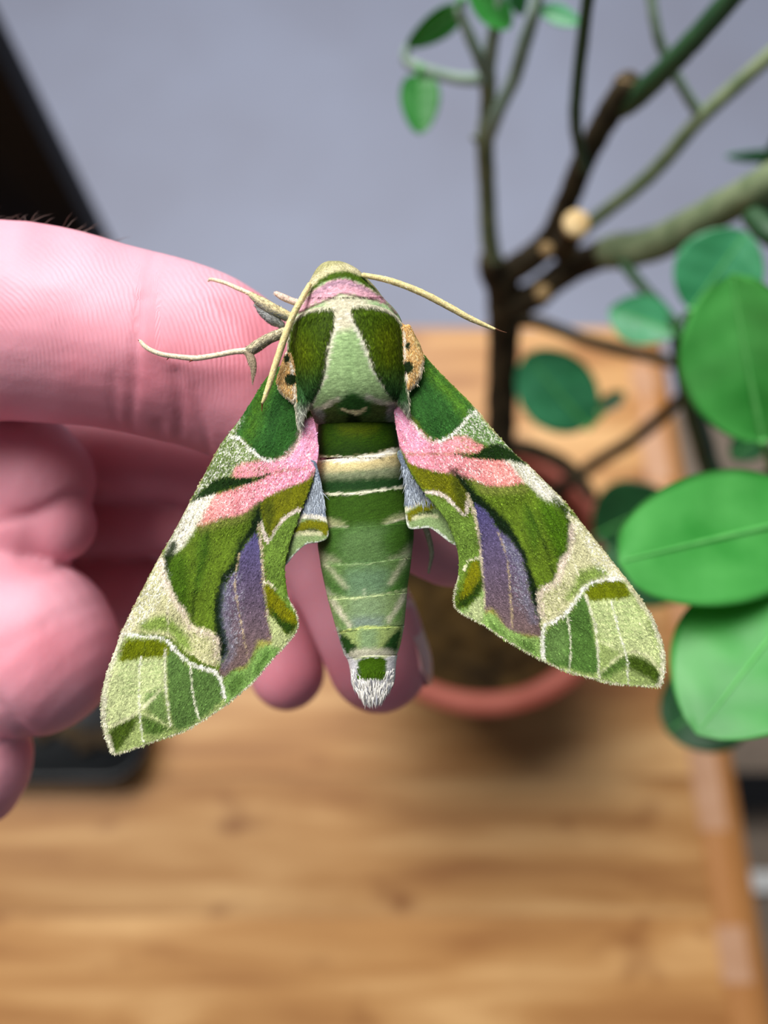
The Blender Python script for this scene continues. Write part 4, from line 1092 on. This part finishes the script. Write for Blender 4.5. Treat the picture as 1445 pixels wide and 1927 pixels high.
    a.poly([(950, 1175), (1050, 1150), (1085, 1190), (985, 1240), (920, 1310), (890, 1300), (930, 1230)], S(112, 138, 52), 8, .9)
    a.speckle([(900, 880), (1040, 1030), (1190, 1220), (1080, 1200), (960, 1000)], WHITE, .4, 8)
    a.speckle([(780, 1280), (900, 1210), (900, 1330), (790, 1420)], S(120, 130, 60), .25, 8)
    a.line([(905, 1080), (950, 1190)], 3, CREAM, 1.5, .8)
    a.poly([(1060, 1225), (1200, 1220), (1310, 1380), (1375, 1560), (1360, 1735), (1100, 1728), (795, 1630), (780, 1455), (850, 1412), (920, 1352), (980, 1257)], S(140, 156, 92), 3)
    a.poly([(1000, 1320), (1190, 1300), (1300, 1460), (1340, 1620), (1180, 1560), (1060, 1500)], S(184, 194, 136), 10, .9)
    for k in range(7):
        yk = 1345 + k * 27
        a.line([(1015 + k * 6, yk), (1090, yk - 6), (1170, yk - 16), (1250, yk - 10)], 2.6, S(120, 152, 80), 3, .55, 1.5)
    a.poly([(980, 1285), (1020, 1450), (1048, 1660), (900, 1645), (795, 1605), (788, 1472), (900, 1385)], S(72, 104, 44), 5)
    a.poly([(790, 1480), (880, 1420), (890, 1600), (800, 1590)], S(96, 124, 66), 7, .7)
    a.poly([(985, 1262), (1070, 1216), (1165, 1220), (1198, 1290), (1100, 1312), (1000, 1312)], S(96, 106, 8), 4)
    a.poly([(1190, 1585), (1260, 1592), (1345, 1655), (1348, 1725), (1280, 1690), (1195, 1640)], S(58, 78, 18), 7)
    a.poly([(1055, 1660), (1170, 1585), (1182, 1635), (1090, 1690)], S(78, 104, 44), 8)
    a.line([(1065, 1655), (1180, 1570), (1280, 1582), (1352, 1665)], 5, S(206, 206, 160), 3)
    a.line([(1040, 1500), (1110, 1540), (1180, 1572)], 4, S(196, 200, 150), 3, .8)
    a.line([(1205, 1212), (1060, 1216), (980, 1252), (912, 1350), (842, 1410), (780, 1450), (776, 1615)], 6.5, WHITE, 2)
    a.line([(1108, 1320), (1150, 1480), (1185, 1600), (1192, 1720)], 2.6, S(220, 218, 200), 1.2, .9)
    a.line([(985, 1290), (1032, 1450), (1052, 1700)], 4, S(214, 210, 186), 1.8, .95, 1)
    a.line([(898, 1400), (912, 1530), (906, 1655)], 3.2, S(218, 214, 190), 1.6, .95, 1)
    a.line([(1190, 1220), (1300, 1385), (1352, 1530), (1364, 1650), (1352, 1722)], 11, S(214, 208, 184), 4, .95)
    a.line([(1040, 1040), (1190, 1230), (1290, 1400)], 7, S(196, 190, 156), 4, .8)
    a.line([(190, 110), (350, 280), (440, 370)], 3, S(110, 130, 50), 1.5, .8)
    a.line([(440, 370), (540, 490), (720, 670), (880, 830), (1040, 1030), (1190, 1220), (1300, 1380)], 4, S(156, 148, 100), 1.5, .9)
    a.line([(1355, 1728), (1200, 1729), (1000, 1691), (800, 1621), (600, 1511), (420, 1401), (345, 1330), (365, 1200)], 3.2, S(186, 180, 158), 1.2, .85)
    a.streak(math.radians(60))
    a.line([(360, 1060), (320, 950), (250, 850), (150, 720), (85, 570)], 2.0, S(30, 40, 20), 1.0, .6)
    return a.grain(.13)

k_px = D0 / F
def fringe(name, q, hfun, lo_, hi_, cen, n, length, cols, parent, seed):
    """hair fringe along part of an outline (index fractions lo..hi)"""
    r = np.random.default_rng(seed)
    i = r.uniform(lo_, hi_, n) * len(q); i0 = i.astype(int) % len(q); i1 = (i0 + 1) % len(q); f = (i - np.floor(i))[:, None]
    p = q[i0] * (1 - f) + q[i1] * f; tg = q[i1] - q[i0]; nn = np.stack([tg[:, 1], -tg[:, 0]], -1); nn /= np.linalg.norm(nn, axis=1)[:, None] + 1e-9
    nn = np.where((np.sum((sdf(p + nn * 2, q) > 0)[:, None] * 1.0, 1) > 0)[:, None], nn, -nn)
    root = ML(p[:, 0] - nn[:, 0] * 2, p[:, 1] - nn[:, 1] * 2, hfun(p) + .00001)
    d = np.stack([nn[:, 0] + r.normal(0, .3, n), -nn[:, 1] + r.normal(0, .3, n), r.normal(0, .1, n)], -1)
    return strips(name, root, d, np.tile([0, 0, 1.0], (n, 1)), r.uniform(.6, 1.3, n) * length * k_px, np.full(n, 1.3 * k_px), cols[r.integers(0, len(cols), n)] * np.exp(r.normal(0, .2, n))[:, None], M_FUR, parent, .05)

for nm_, out_, sg, cf, sd_ in (('forewing', L_OUT, -1, left_col, 41), ('forewing', R_OUT, 1, right_col, 42)):
    hf_ = wing_h(sg)
    wo, wv, wt, wp, wq = patch(nm_, out_, hf_, .00014, cf, moth, 2.0)
    fr = np.array([S(200, 196, 170), S(120, 130, 80), S(150, 140, 120)])
    # trailing edge only
    if sg < 0: lo_, hi_ = .40, .735
    else: lo_, hi_ = .385, .73
    fringe('wing_fringe', wq, hf_, lo_, hi_, None, 900, 4.5, fr, wo, sd_)
    # lifted scales over the whole wing
    n_ = 15000; r_ = np.random.default_rng(sd_)
    ii = r_.integers(0, len(wp), n_)
    cw = PATCH_COL[wo.name][ii]
    ax_ = np.array([-.42, -.9]) if sg < 0 else np.array([.52, -.85])
    dd = np.tile(np.append(ax_, 0), (n_, 1)) + r_.normal(0, .28, (n_, 3)); dd[:, 2] = r_.uniform(.02, .3, n_)
    strips('wing_scales', wv[ii] + r_.normal(0, .6 * k_px, (n_, 3)) * [1, 1, 0] - [0, 0, .00002], dd, np.tile([0, 0, 1.0], (n_, 1)), r_.uniform(3, 6.5, n_) * k_px, r_.uniform(1.0, 1.8, n_) * k_px, np.clip(cw * np.exp(r_.normal(.04, .22, n_))[:, None], .002, .9), M_FUR, wo, .02)

# ---------- hindwings: only the inner corner shows beside the abdomen
HL = np.vstack([LZ([(1215, 300), (1245, 360), (1268, 470), (1280, 570), (1292, 630), (1299, 690), (1286, 722), (1240, 740), (1180, 750), (1120, 800), (1070, 860), (1000, 900), (900, 880), (860, 700), (960, 500), (1100, 330)])])
HR = RZ([(75, 590), (98, 680), (106, 760), (106, 840), (110, 900), (126, 965), (180, 968), (230, 966), (280, 1000), (345, 1046), (430, 1060), (520, 1000), (500, 800), (380, 650), (220, 560)])
def hind_h(p):
    u = np.abs(p[:, 0] - 670)
    return (1.7 - .004 * u - .9 * sstep(95, 190, u) + .2 * np.sin(p[:, 1] / 22.0)) * mm
def hl_col(p):
    a = Paint(p, S(120, 140, 90), LZ, 51)
    a.poly([(1200, 280), (1260, 330), (1290, 560), (1300, 620), (1140, 600), (1100, 520)], SLATE, 5)
    a.speckle([(1220, 350), (1265, 420), (1280, 600), (1200, 600), (1180, 520)], S(190, 196, 206), .4, 5)
    a.line([(1120, 640), (1160, 600), (1220, 602), (1290, 620)], 9, S(214, 204, 182), 3)
    a.poly([(1120, 670), (1160, 625), (1220, 618), (1296, 640), (1300, 700), (1270, 705), (1220, 668), (1130, 690)], S(100, 100, 8), 3)
    a.poly([(1130, 690), (1190, 665), (1240, 672), (1270, 700), (1200, 685)], S(40, 50, 14), 3, .9)
    a.line([(1110, 705), (1190, 690), (1250, 695)], 9, S(206, 200, 160), 3)
    a.poly([(1060, 720), (1240, 712), (1280, 720), (1180, 750), (1060, 860)], S(128, 148, 96), 5)
    a.line([(1300, 690), (1286, 722), (1240, 740), (1180, 750), (1120, 800), (1060, 870)], 5, S(220, 220, 214), 1.5)
    return a.grain(.14)
def hr_col(p):
    a = Paint(p, S(120, 140, 90), RZ, 52)
    a.poly([(70, 580), (150, 690), (230, 800), (200, 840), (105, 860), (90, 760)], SLATE, 5)
    a.speckle([(90, 640), (140, 720), (170, 800), (110, 840)], S(190, 196, 206), .4, 5)
    a.line([(104, 880), (150, 858), (200, 826), (230, 830)], 8, S(214, 204, 182), 3)
    a.poly([(108, 900), (150, 870), (215, 835), (250, 870), (180, 895), (130, 935)], S(100, 100, 8), 3)
    a.poly([(150, 905), (190, 885), (250, 880), (240, 900), (180, 905)], S(40, 50, 14), 3, .9)
    a.line([(150, 920), (200, 908), (260, 910)], 9, S(206, 200, 160), 3)
    a.poly([(140, 940), (260, 915), (350, 1040), (240, 960)], S(130, 152, 100), 5)
    a.line([(112, 905), (126, 963), (180, 966), (232, 964), (282, 998), (350, 1046)], 4.5, S(222, 222, 216), 1.5)
    return a.grain(.14)
for out_, cf, sd_ in ((HL, hl_col, 61), (HR, hr_col, 62)):
    ho, hv_, ht, hp, hq = patch('hindwing', out_, hind_h, .00014, cf, moth, 2.2)
    kf = (lambda q: (q[:, 1] < 1000) & (q[:, 0] < 640) & (q[:, 0] > 560) & (q[:, 1] < 952)) if sd_ == 61 else (lambda q: (q[:, 1] < 985) & (q[:, 0] > 750) & (q[:, 0] < 812))
    fur('wing_hair', hv_, ht, lambda q: np.tile(S(150, 158, 168), (len(q), 1)), 2600, 22, 1.3, lambda q, r: down(q, r, .25), ho, sd_, .12, keep=lambda q, kf=kf: kf(q) & (q[:, 1] < 952) & (q[:, 1] < 940 + (q[:, 0] < 700) * 14) & (q[:, 1] > 872 + (q[:, 0] < 700) * 28))

# ---------- abdomen: overlapping rings
AB_L = [(20, 200), (150, 190), (270, 188), (480, 184), (700, 186), (800, 192), (930, 212), (1100, 248), (1130, 255), (1330, 310), (1365, 318), (1500, 360), (1520, 378), (1600, 394), (1690, 404), (1740, 440), (1800, 482)]
AB_R = [(20, 680), (150, 695), (270, 712), (480, 745), (700, 792), (800, 793), (870, 785), (1000, 770), (1100, 755), (1330, 735), (1450, 710), (1530, 684), (1640, 676), (1700, 664), (1740, 636), (1800, 592)]
def abd_row(yz, sc=1.0):
    l = np.interp(yz, *zip(*AB_L)); r = np.interp(yz, *zip(*AB_R)); c = (l + r) / 2; w = (r - l) / 2 * sc
    q = AZ([(c - w, yz), (c + w, yz)])
    hw = w * .3009 * k_px * 1000
    return (q[0, 1], q[0, 0], q[1, 0], -2.6 + .0004 * (yz - 900) * .5, hw * .80)
def abd_col(p):
    a = Paint(p, S(64, 94, 42), AZ, 71)
    A = lambda q: q
    a.poly([(100, 0), (900, 0), (900, 262), (500, 268), (100, 275)], S(40, 66, 6), 4)
    a.poly([(100, 190), (450, 200), (900, 165), (900, 260), (100, 275)], S(22, 44, 6), 16, .9)
    a.poly([(330, 60), (560, 60), (520, 120), (360, 120)], S(80, 92, 6), 14, .7)
    a.poly([(100, 262), (300, 268), (500, 258), (700, 205), (900, 180), (900, 330), (700, 330), (100, 380)], S(214, 194, 140), 5)
    a.line([(150, 278), (300, 284), (500, 272), (640, 238), (760, 205)], 11, WHITE, 3)
    a.poly([(100, 350), (400, 345), (700, 305), (900, 300), (900, 420), (100, 440)], S(124, 128, 100), 14, .9)
    a.poly([(100, 410), (400, 400), (900, 370), (900, 470), (500, 482), (100, 500)], S(26, 54, 22), 10)
    a.poly([(100, 495), (400, 496), (900, 455), (900, 700), (100, 720)], S(46, 74, 16), 3)
    a.line([(150, 494), (300, 498), (450, 490), (600, 470), (800, 440)], 4.5, S(226, 220, 196), 1.5)
    a.poly([(150, 640), (260, 650), (360, 695), (150, 730)], S(150, 150, 110), 8, .8)
    a.poly([(850, 600), (700, 630), (600, 690), (850, 690)], S(160, 160, 120), 8, .8)
    a.line([(150, 700), (300, 705), (380, 708)], 4, S(216, 206, 180), 2); a.line([(620, 688), (720, 655), (800, 630)], 4, S(216, 206, 180), 2)
    a.line([(380, 709), (500, 704), (620, 690)], 2, S(20, 44, 14), 1.5, .8)
    a.poly([(100, 712), (500, 706), (900, 640), (900, 880), (500, 936), (100, 920)], S(58, 90, 34), 3)
    a.poly([(370, 730), (620, 720), (650, 920), (360, 930)], S(86, 114, 66), 18, .85)
    a.poly([(600, 750), (800, 700), (800, 820), (640, 880)], S(52, 88, 20), 14, .7)
    a.poly([(180, 850), (260, 880), (330, 925), (180, 940)], S(156, 158, 124), 10, .7); a.poly([(800, 800), (720, 860), (640, 915), (820, 900)], S(156, 158, 124), 10, .7)
    a.poly([(100, 922), (500, 938), (900, 862), (900, 1100), (500, 1145), (100, 1140)], S(92, 120, 66), 3)
    a.poly([(380, 980), (620, 970), (600, 1140), (400, 1145)], S(100, 128, 98), 20, .8)
    a.line([(235, 935), (300, 1000), (360, 1080)], 9, S(196, 192, 160), 6, .8); a.line([(755, 880), (710, 950), (650, 1050)], 9, S(196, 192, 160), 6, .8)
    a.poly([(225, 990), (290, 1040), (370, 1110), (280, 1100)], S(58, 96, 38), 8, .8); a.poly([(770, 960), (700, 1030), (630, 1115), (730, 1090)], S(58, 104, 34), 8, .8)
    a.poly([(200, 1060), (280, 1120), (330, 1145), (220, 1150)], S(176, 176, 150), 6, .8)
    a.line([(190, 920), (320, 936), (450, 938), (600, 920), (760, 875)], 1.8, S(150, 170, 120), 1.2, .8)
    a.poly([(100, 1140), (500, 1140), (900, 1095), (900, 1330), (500, 1330), (100, 1370)], S(124, 146, 92), 3)
    a.poly([(400, 1150), (600, 1145), (580, 1330), (400, 1335)], S(124, 146, 108), 20, .8)
    a.poly([(430, 1270), (590, 1270), (580, 1330), (420, 1330)], S(120, 132, 132), 12, .6)
    a.line([(285, 1170), (340, 1250), (390, 1320)], 10, S(214, 206, 180), 5, .9); a.line([(735, 1130), (690, 1210), (640, 1290)], 10, S(214, 206, 180), 5, .9)
    a.poly([(300, 1240), (370, 1320), (340, 1335)], S(96, 130, 70), 6, .7); a.poly([(725, 1200), (660, 1290), (710, 1280)], S(92, 134, 62), 6, .8)
    a.line([(230, 1145), (400, 1150), (560, 1132), (780, 1085)], 2.6, S(196, 206, 150), 1.2, .9)
    a.line([(485, 1095), (480, 1130)], 3, S(196, 206, 170), 2, .8)
    a.poly([(100, 1360), (340, 1362), (500, 1335), (720, 1335), (900, 1330), (900, 1520), (100, 1530)], S(148, 166, 98), 3)
    a.poly([(460, 1350), (560, 1350), (550, 1480), (460, 1480)], S(118, 146, 110), 12, .7)
    a.poly([(300, 1375), (365, 1385), (430, 1450), (430, 1500), (360, 1510)], S(34, 64, 22), 4); a.poly([(712, 1340), (660, 1380), (600, 1450), (605, 1485), (680, 1485)], S(36, 70, 28), 4)
    a.poly([(420, 1475), (620, 1465), (680, 1500), (600, 1530), (400, 1530)], S(196, 190, 166), 6, .9)
    a.line([(320, 1366), (420, 1340), (520, 1330), (640, 1330), (720, 1338)], 3, S(196, 208, 120), 1.2, .9)
    a.line([(740, 1330), (725, 1440), (690, 1500)], 8, S(220, 218, 214), 3); a.line([(312, 1340), (335, 1440), (370, 1510)], 4, S(210, 208, 204), 3)
    a.poly([(340, 1520), (420, 1525), (520, 1508), (620, 1518), (740, 1520), (740, 1860), (340, 1860)], S(220, 216, 214), 3)
    a.line([(425, 1530), (520, 1512), (615, 1522)], 3, S(210, 220, 140), 1.5)
    a.poly([(436, 1560), (450, 1528), (520, 1520), (610, 1525), (620, 1590), (600, 1650), (520, 1662), (450, 1640)], S(58, 88, 10), 3)
    a.poly([(400, 1560), (430, 1560), (440, 1680), (410, 1680)], S(150, 150, 156), 8, .7); a.poly([(640, 1560), (675, 1560), (660, 1690), (630, 1680)], S(170, 170, 176), 8, .7)
    return a.grain(.12)
SEG = [(20, 268), (262, 492), (486, 706), (700, 930), (925, 1142), (1137, 1342), (1336, 1515), (1508, 1775)]
for k, (a_, b_) in enumerate(SEG):
    ys = np.linspace(a_, b_, 7); rows = []
    for j, yz in enumerate(ys):
        t = j / 6; sc = 1.0 - .004 * t
        if k == 7 and j == 6: sc *= .8
        rows.append(abd_row(yz, sc))
    if k == 0: rows[0] = (rows[0][0], rows[0][1] + 12, rows[0][2] - 12, rows[0][3], rows[0][4] * .9)
    so, sv, sf = loft('abdomen_ring', rows, abd_col, moth, 80, 2.2, tilt=(0, 8, 9, 8, 8, 7, 4, 0)[k])
    fur('ring_fur', sv, sf, lambda q: abd_col(q), 3200, 12 if k < 2 else 9, 1.5, lambda q, r: down(q, r, .22), so, 80 + k, .10, zmin=.02)
# tail tuft: a brush of long pale scales
r_ = np.random.default_rng(9); n_ = 2000
yz = r_.uniform(1585, 1775, n_); c_ = 536
half = np.interp(yz, [1585, 1690, 1735, 1775], [138, 130, 92, 52]); x = c_ + half * (r_.random(n_) ** .8) * np.where(r_.random(n_) < .5, -1, 1)
q = AZ(np.stack([x, yz], -1))
hh = (-2.4 + 2.6 * np.sqrt(np.clip(1 - ((x - c_) / 145) ** 2, 0, 1)) * r_.uniform(.2, 1.0, n_)) * mm
dd = np.stack([-(x - c_) / 300 + r_.normal(0, .13, n_), -np.ones(n_), r_.normal(-.05, .08, n_)], -1)
inside = (np.abs(x - 525) < 92) & (yz < 1660)
cc = np.where((r_.random(n_) < .2)[:, None], S(128, 128, 134), S(214, 210, 202)); cc = np.where((inside & (yz < 1645))[:, None], S(58, 86, 10), cc)
tuft = strips('tail_tuft', ML(q[:, 0], q[:, 1], hh), dd, np.tile([0, 0, 1.0], (n_, 1)), r_.uniform(10, 26, n_) * k_px * np.where(inside, .55, 1) * (1 - .4 * np.abs(x - c_) / 140), r_.uniform(1.1, 2.1, n_) * k_px, cc * np.exp(r_.normal(0, .22, n_))[:, None], M_FUR, moth, .05)

# ---------- thorax, head and shoulder plates
HEADROWS = [r for r in TH_ROWS if r[0] <= 560]; THROWS = [r for r in TH_ROWS if r[0] >= 540]
ho_, hV, hF = loft('head', HEADROWS, thorax_col, moth, 96, 2.0)
fur('head_fur', hV, hF, lambda q: thorax_col(q), 3800, 8, 1.3, lambda q, r: np.stack([(q[:, 0] - 640) / 70 + r.normal(0, .3, len(q)), -np.ones(len(q)) + r.normal(0, .2, len(q))], -1), ho_, 5, .3, zmin=-.1)
to_, tV, tF = loft('thorax', THROWS, thorax_col, moth, 120, 2.0)
fur('thorax_fur', tV, tF, lambda q: thorax_col(q), 11000, 12, 1.5, lambda q, r: down(q, r, .3), to_, 6, .16, zmin=.0)
TEG_L = BZ([(300, 440), (380, 402), (460, 386), (515, 386), (536, 430), (530, 520), (500, 620), (484, 720), (466, 830), (436, 920), (388, 1000), (352, 1070), (330, 1150), (308, 1206), (288, 1185), (280, 1110), (268, 1000), (258, 900), (238, 790), (222, 690), (220, 620), (232, 540), (262, 475)])
TEG_R = BZ([(655, 385), (720, 368), (800, 374), (880, 396), (940, 430), (985, 480), (1006, 540), (1012, 620), (1018, 720), (1028, 850), (1042, 980), (1050, 1105), (1012, 1085), (960, 1020), (900, 952), (850, 872), (800, 780), (770, 690), (738, 600), (700, 520), (664, 455)])
def teg_col(p):
    a = Paint(p, S(56, 76, 8), BZ, 91)
    left = p[:, 0] < 655
    u = (a.p - np.array([480, 470.0])) / (400 / 1445); Y = u[:, 1]
    t = sstep(700, 980, Y)[:, None]; a.c = a.c * (1 - t) + S(40, 74, 36) * t
    a.poly([(280, 620), (330, 580), (380, 640), (350, 760), (290, 740)], S(86, 96, 8), 30, .6); a.poly([(840, 560), (920, 500), (960, 620), (900, 740)], S(92, 100, 6), 30, .7)
    t = sstep(985, 1130, Y)[:, None]; a.c = a.c * (1 - t) + S(150, 150, 138) * t
    q = np.where(left[:, None], 0, 0)
    dL = np.abs(sdf(a.p, catmull(TEG_L, 4, True))); dR = np.abs(sdf(a.p, catmull(TEG_R, 4, True)))
    e = np.minimum(dL, dR) + a.w * .8
    a._mix(sstep(4.0, 1.0, e) * .8, S(196, 190, 166))
    return a.grain(.12)
for tq, sd_ in ((TEG_L, 101), (TEG_R, 102)):
    hfn = lambda p, tq=tq: thorax_h(p, 2.6) + .0005 * np.clip(-sdf(p, tq) / 14.0, 0, 1) ** .5
    go, gv, gt, gp, gq = patch('shoulder_plate', tq, hfn, .0009, teg_col, moth, 2.2)
    fur('plate_fur', gv, gt, lambda q: teg_col(q), 6500, 13, 1.5, lambda q, r: down(q, r, .25), go, sd_, .12, zmin=-.2)
    # pale hairs along the inner edge
    r_ = np.random.default_rng(sd_); n_ = 700
# wing-base tufts with their dark eyespots
def tuft_col(p):
    a = Paint(p, S(186, 142, 84), BZ, 111)
    a.speckle([(130, 680), (280, 680), (280, 1040), (130, 1000)], S(226, 206, 160), .3, 4); a.speckle([(1000, 500), (1160, 500), (1160, 960), (1020, 960)], S(226, 206, 160), .3, 4)
    a.poly([(150, 820), (190, 780), (200, 840), (160, 900)], S(120, 96, 60), 6, .6); a.poly([(1080, 560), (1130, 640), (1100, 650)], S(150, 140, 90), 6, .8)
    a.line([(150, 920), (190, 990), (262, 1035)], 7, S(236, 226, 204), 3); a.line([(1145, 760), (1120, 870), (1050, 950)], 7, S(232, 220, 196), 3)
    a.line([(212, 680), (240, 770), (262, 880), (270, 1000)], 4, WHITE, 2); a.line([(1014, 560), (1016, 680), (1030, 880)], 4, WHITE, 2)
    for cx_, cy_, rx, ry in ((246, 876, 46, 42), (216, 734, 24, 30), (1040, 790, 40, 46), (1034, 645, 20, 26)):
        an = np.linspace(0, 2 * math.pi, 14)[:-1]
        a.poly(np.stack([cx_ + rx * np.cos(an), cy_ + ry * np.sin(an)], -1), S(18, 34, 8), 1.5, 1, .5)
    return a.grain(.12)
TU_L = BZ([(262, 690), (215, 690), (190, 740), (168, 810), (144, 890), (160, 950), (200, 1000), (258, 1038), (300, 1030), (300, 760)])
TU_R = BZ([(985, 520), (1020, 512), (1052, 512), (1088, 580), (1126, 655), (1148, 750), (1130, 860), (1070, 945), (1030, 945), (990, 800)])
for tq, sd_ in ((TU_L, 121), (TU_R, 122)):
    hfn = lambda p, tq=tq: (2.55 + .7 * np.clip(-sdf(p, tq) / 16.0, 0, 1) ** .5) * mm
    go, gv, gt, gp, gq = patch('wing_base_tuft', tq, hfn, .0016, tuft_col, moth, 1.8)
    fur('tuft_fur', gv, gt, lambda q: tuft_col(q), 1700, 7, 1.2, lambda q, r: down(q, r, .4), go, sd_, .2, zmin=-.2)

# ---------- antennae and legs
def limb(name, pts, col, parent=moth, nseg=12, col2=None, ragged=0.0, seed=1, hairs=0, hair_len=8, hair_col=None):
    """pts: (px, py, h mm, radius px)"""
    q = catmull(pts, 7)
    c = ML(q[:, 0], q[:, 1], q[:, 2] * mm); r = q[:, 3] * k_px
    V, Fc = tube(c, r, nseg, True, ragged, seed)
    cc = np.tile(col, (len(V), 1)) * np.exp(np.random.default_rng(seed).normal(0, .12, len(V)))[:, None]
    if col2 is not None:
        s_ = sstep(.3, -.5, (V - c[np.argmin(np.linalg.norm(V[:, None] - c[None], axis=2), 1)])[:, 1] / (r.max()))[:, None]
        cc = cc * (1 - s_) + np.asarray(col2) * s_
    o_ = mesh_obj(name, V, Fc, M_SCALE, parent, cc)
    if hairs:
        tg = np.gradient(q[:, :2], axis=0)
        dm_ = np.median(tg, axis=0); dm_ = np.array([dm_[0], -dm_[1]]); dm_ /= np.linalg.norm(dm_)
        hc = hair_col if hair_col is not None else col
        fur('limb_hair', V, Fc, lambda qq: np.tile(hc, (len(qq), 1)), hairs, hair_len, 1.2, lambda qq, r2: np.tile(dm_, (len(qq), 1)) + r2.normal(0, .35, (len(qq), 2)), o_, seed, .25, zmin=-.5)
    return o_
ANT = S(214, 196, 140)
al = limb('antenna', [(582, 536, 4.2, 4.5), (566, 566, 4.8, 5.5), (552, 592, 5.0, 6), (535, 636, 4.8, 6.5), (521, 678, 4.5, 6.2), (508, 719, 4.2, 5.4), (498, 748, 4.0, 4), (494, 757, 3.9, 2.6)], ANT, ragged=.03, seed=1, hairs=900, hair_len=4, hair_col=S(226, 212, 164))
limb('antenna_tip', [(494, 756, 3.9, 2.4), (493, 766, 3.8, 1.2), (493, 774, 3.8, .6)], S(90, 50, 30), al)
ar_ = limb('antenna', [(684, 518, 3.6, 4.6), (721, 525, 3.8, 5.5), (757, 536, 3.8, 6), (798, 553, 3.6, 6.2), (840, 575, 3.2, 6.2), (880, 597, 2.8, 5.6), (915, 613, 2.4, 3.8), (930, 619, 2.3, 2.6)], ANT, ragged=.03, seed=2, hairs=900, hair_len=4, hair_col=S(226, 212, 164))
limb('antenna_tip', [(929, 618, 2.3, 2.4), (942, 623, 2.2, 1.4), (953, 626, 2.2, .6)], S(90, 60, 44), ar_)
TAN = S(216, 196, 148); LG = S(150, 148, 142)
lg1 = limb('leg', [(560, 606, -1.6, 9), (538, 594, -1.2, 10), (515, 584, -1.0, 12), (496, 572, -1.1, 11), (482, 562, -1.4, 8), (474, 556, -1.6, 6)], TAN, nseg=16, col2=S(120, 122, 122), seed=3, hairs=700, hair_len=7, hair_col=S(176, 166, 134))
limb('leg_brush', [(530, 612, -1.5, 6), (514, 602, -1.3, 10), (498, 588, -1.5, 10), (486, 576, -1.7, 6)], S(128, 128, 128), lg1, 16, seed=4, hairs=1400, hair_len=8, hair_col=S(146, 146, 144))
limb('foot', [(478, 557, -1.6, 5), (462, 549, -1.9, 4.2), (448, 543, -2.2, 4.4), (430, 535, -2.6, 3.8), (412, 529, -3.0, 3.8), (397, 526, -3.3, 3.2), (392, 529, -3.5, 1.6)], S(226, 204, 172), lg1, seed=5, hairs=260, hair_len=4)
lg2 = limb('leg', [(548, 622, -1.4, 9), (527, 629, -1.2, 10), (505, 638, -1.2, 10), (486, 650, -1.4, 11), (470, 660, -1.5, 10), (460, 661, -1.5, 6)], S(206, 192, 154), nseg=16, col2=S(110, 106, 100), seed=6, hairs=1100, hair_len=7, hair_col=S(160, 152, 128))
limb('foot', [(464, 660, -1.4, 6), (440, 662, -1.4, 5.5), (410, 668, -1.35, 5), (380, 673, -1.3, 5.2), (361, 674, -1.3, 5.4), (332, 671, -1.2, 4.8), (305, 667, -1.1, 4.6), (284, 659, -1.0, 4.4), (272, 651, -1.0, 4.2), (265, 643, -1.0, 3.4)], S(226, 210, 180), lg2, seed=7, hairs=500, hair_len=4, hair_col=S(214, 200, 170))
limb('spur', [(468, 664, -1.4, 8), (474, 680, -1.3, 8), (477, 694, -1.3, 6), (476, 708, -1.4, 3.6), (475, 722, -1.5, 1.0)], S(150, 134, 112), lg2, seed=8, hairs=300, hair_len=6)
for c_, e_ in (((265, 643), (260, 640)), ((361, 678), (356, 681)), ((318, 672), (314, 677))):
    limb('claw', [(c_[0], c_[1], -1.1, 1.6), (e_[0], e_[1], -1.2, .8)], S(120, 60, 40), lg2, 6)
lg3 = limb('leg', [(566, 572, -.8, 7), (548, 566, -1.0, 6.5), (532, 559, -1.2, 6.5), (521, 553, -1.4, 5)], S(206, 176, 160), seed=9, hairs=300, hair_len=5, hair_col=S(214, 190, 176))
lg4 = limb('leg', [(790, 960, -5.0, 7), (803, 1000, -6.0, 6), (812, 1040, -7.0, 5), (806, 1078, -8.0, 2)], S(150, 150, 128), seed=10, hairs=200, hair_len=5)
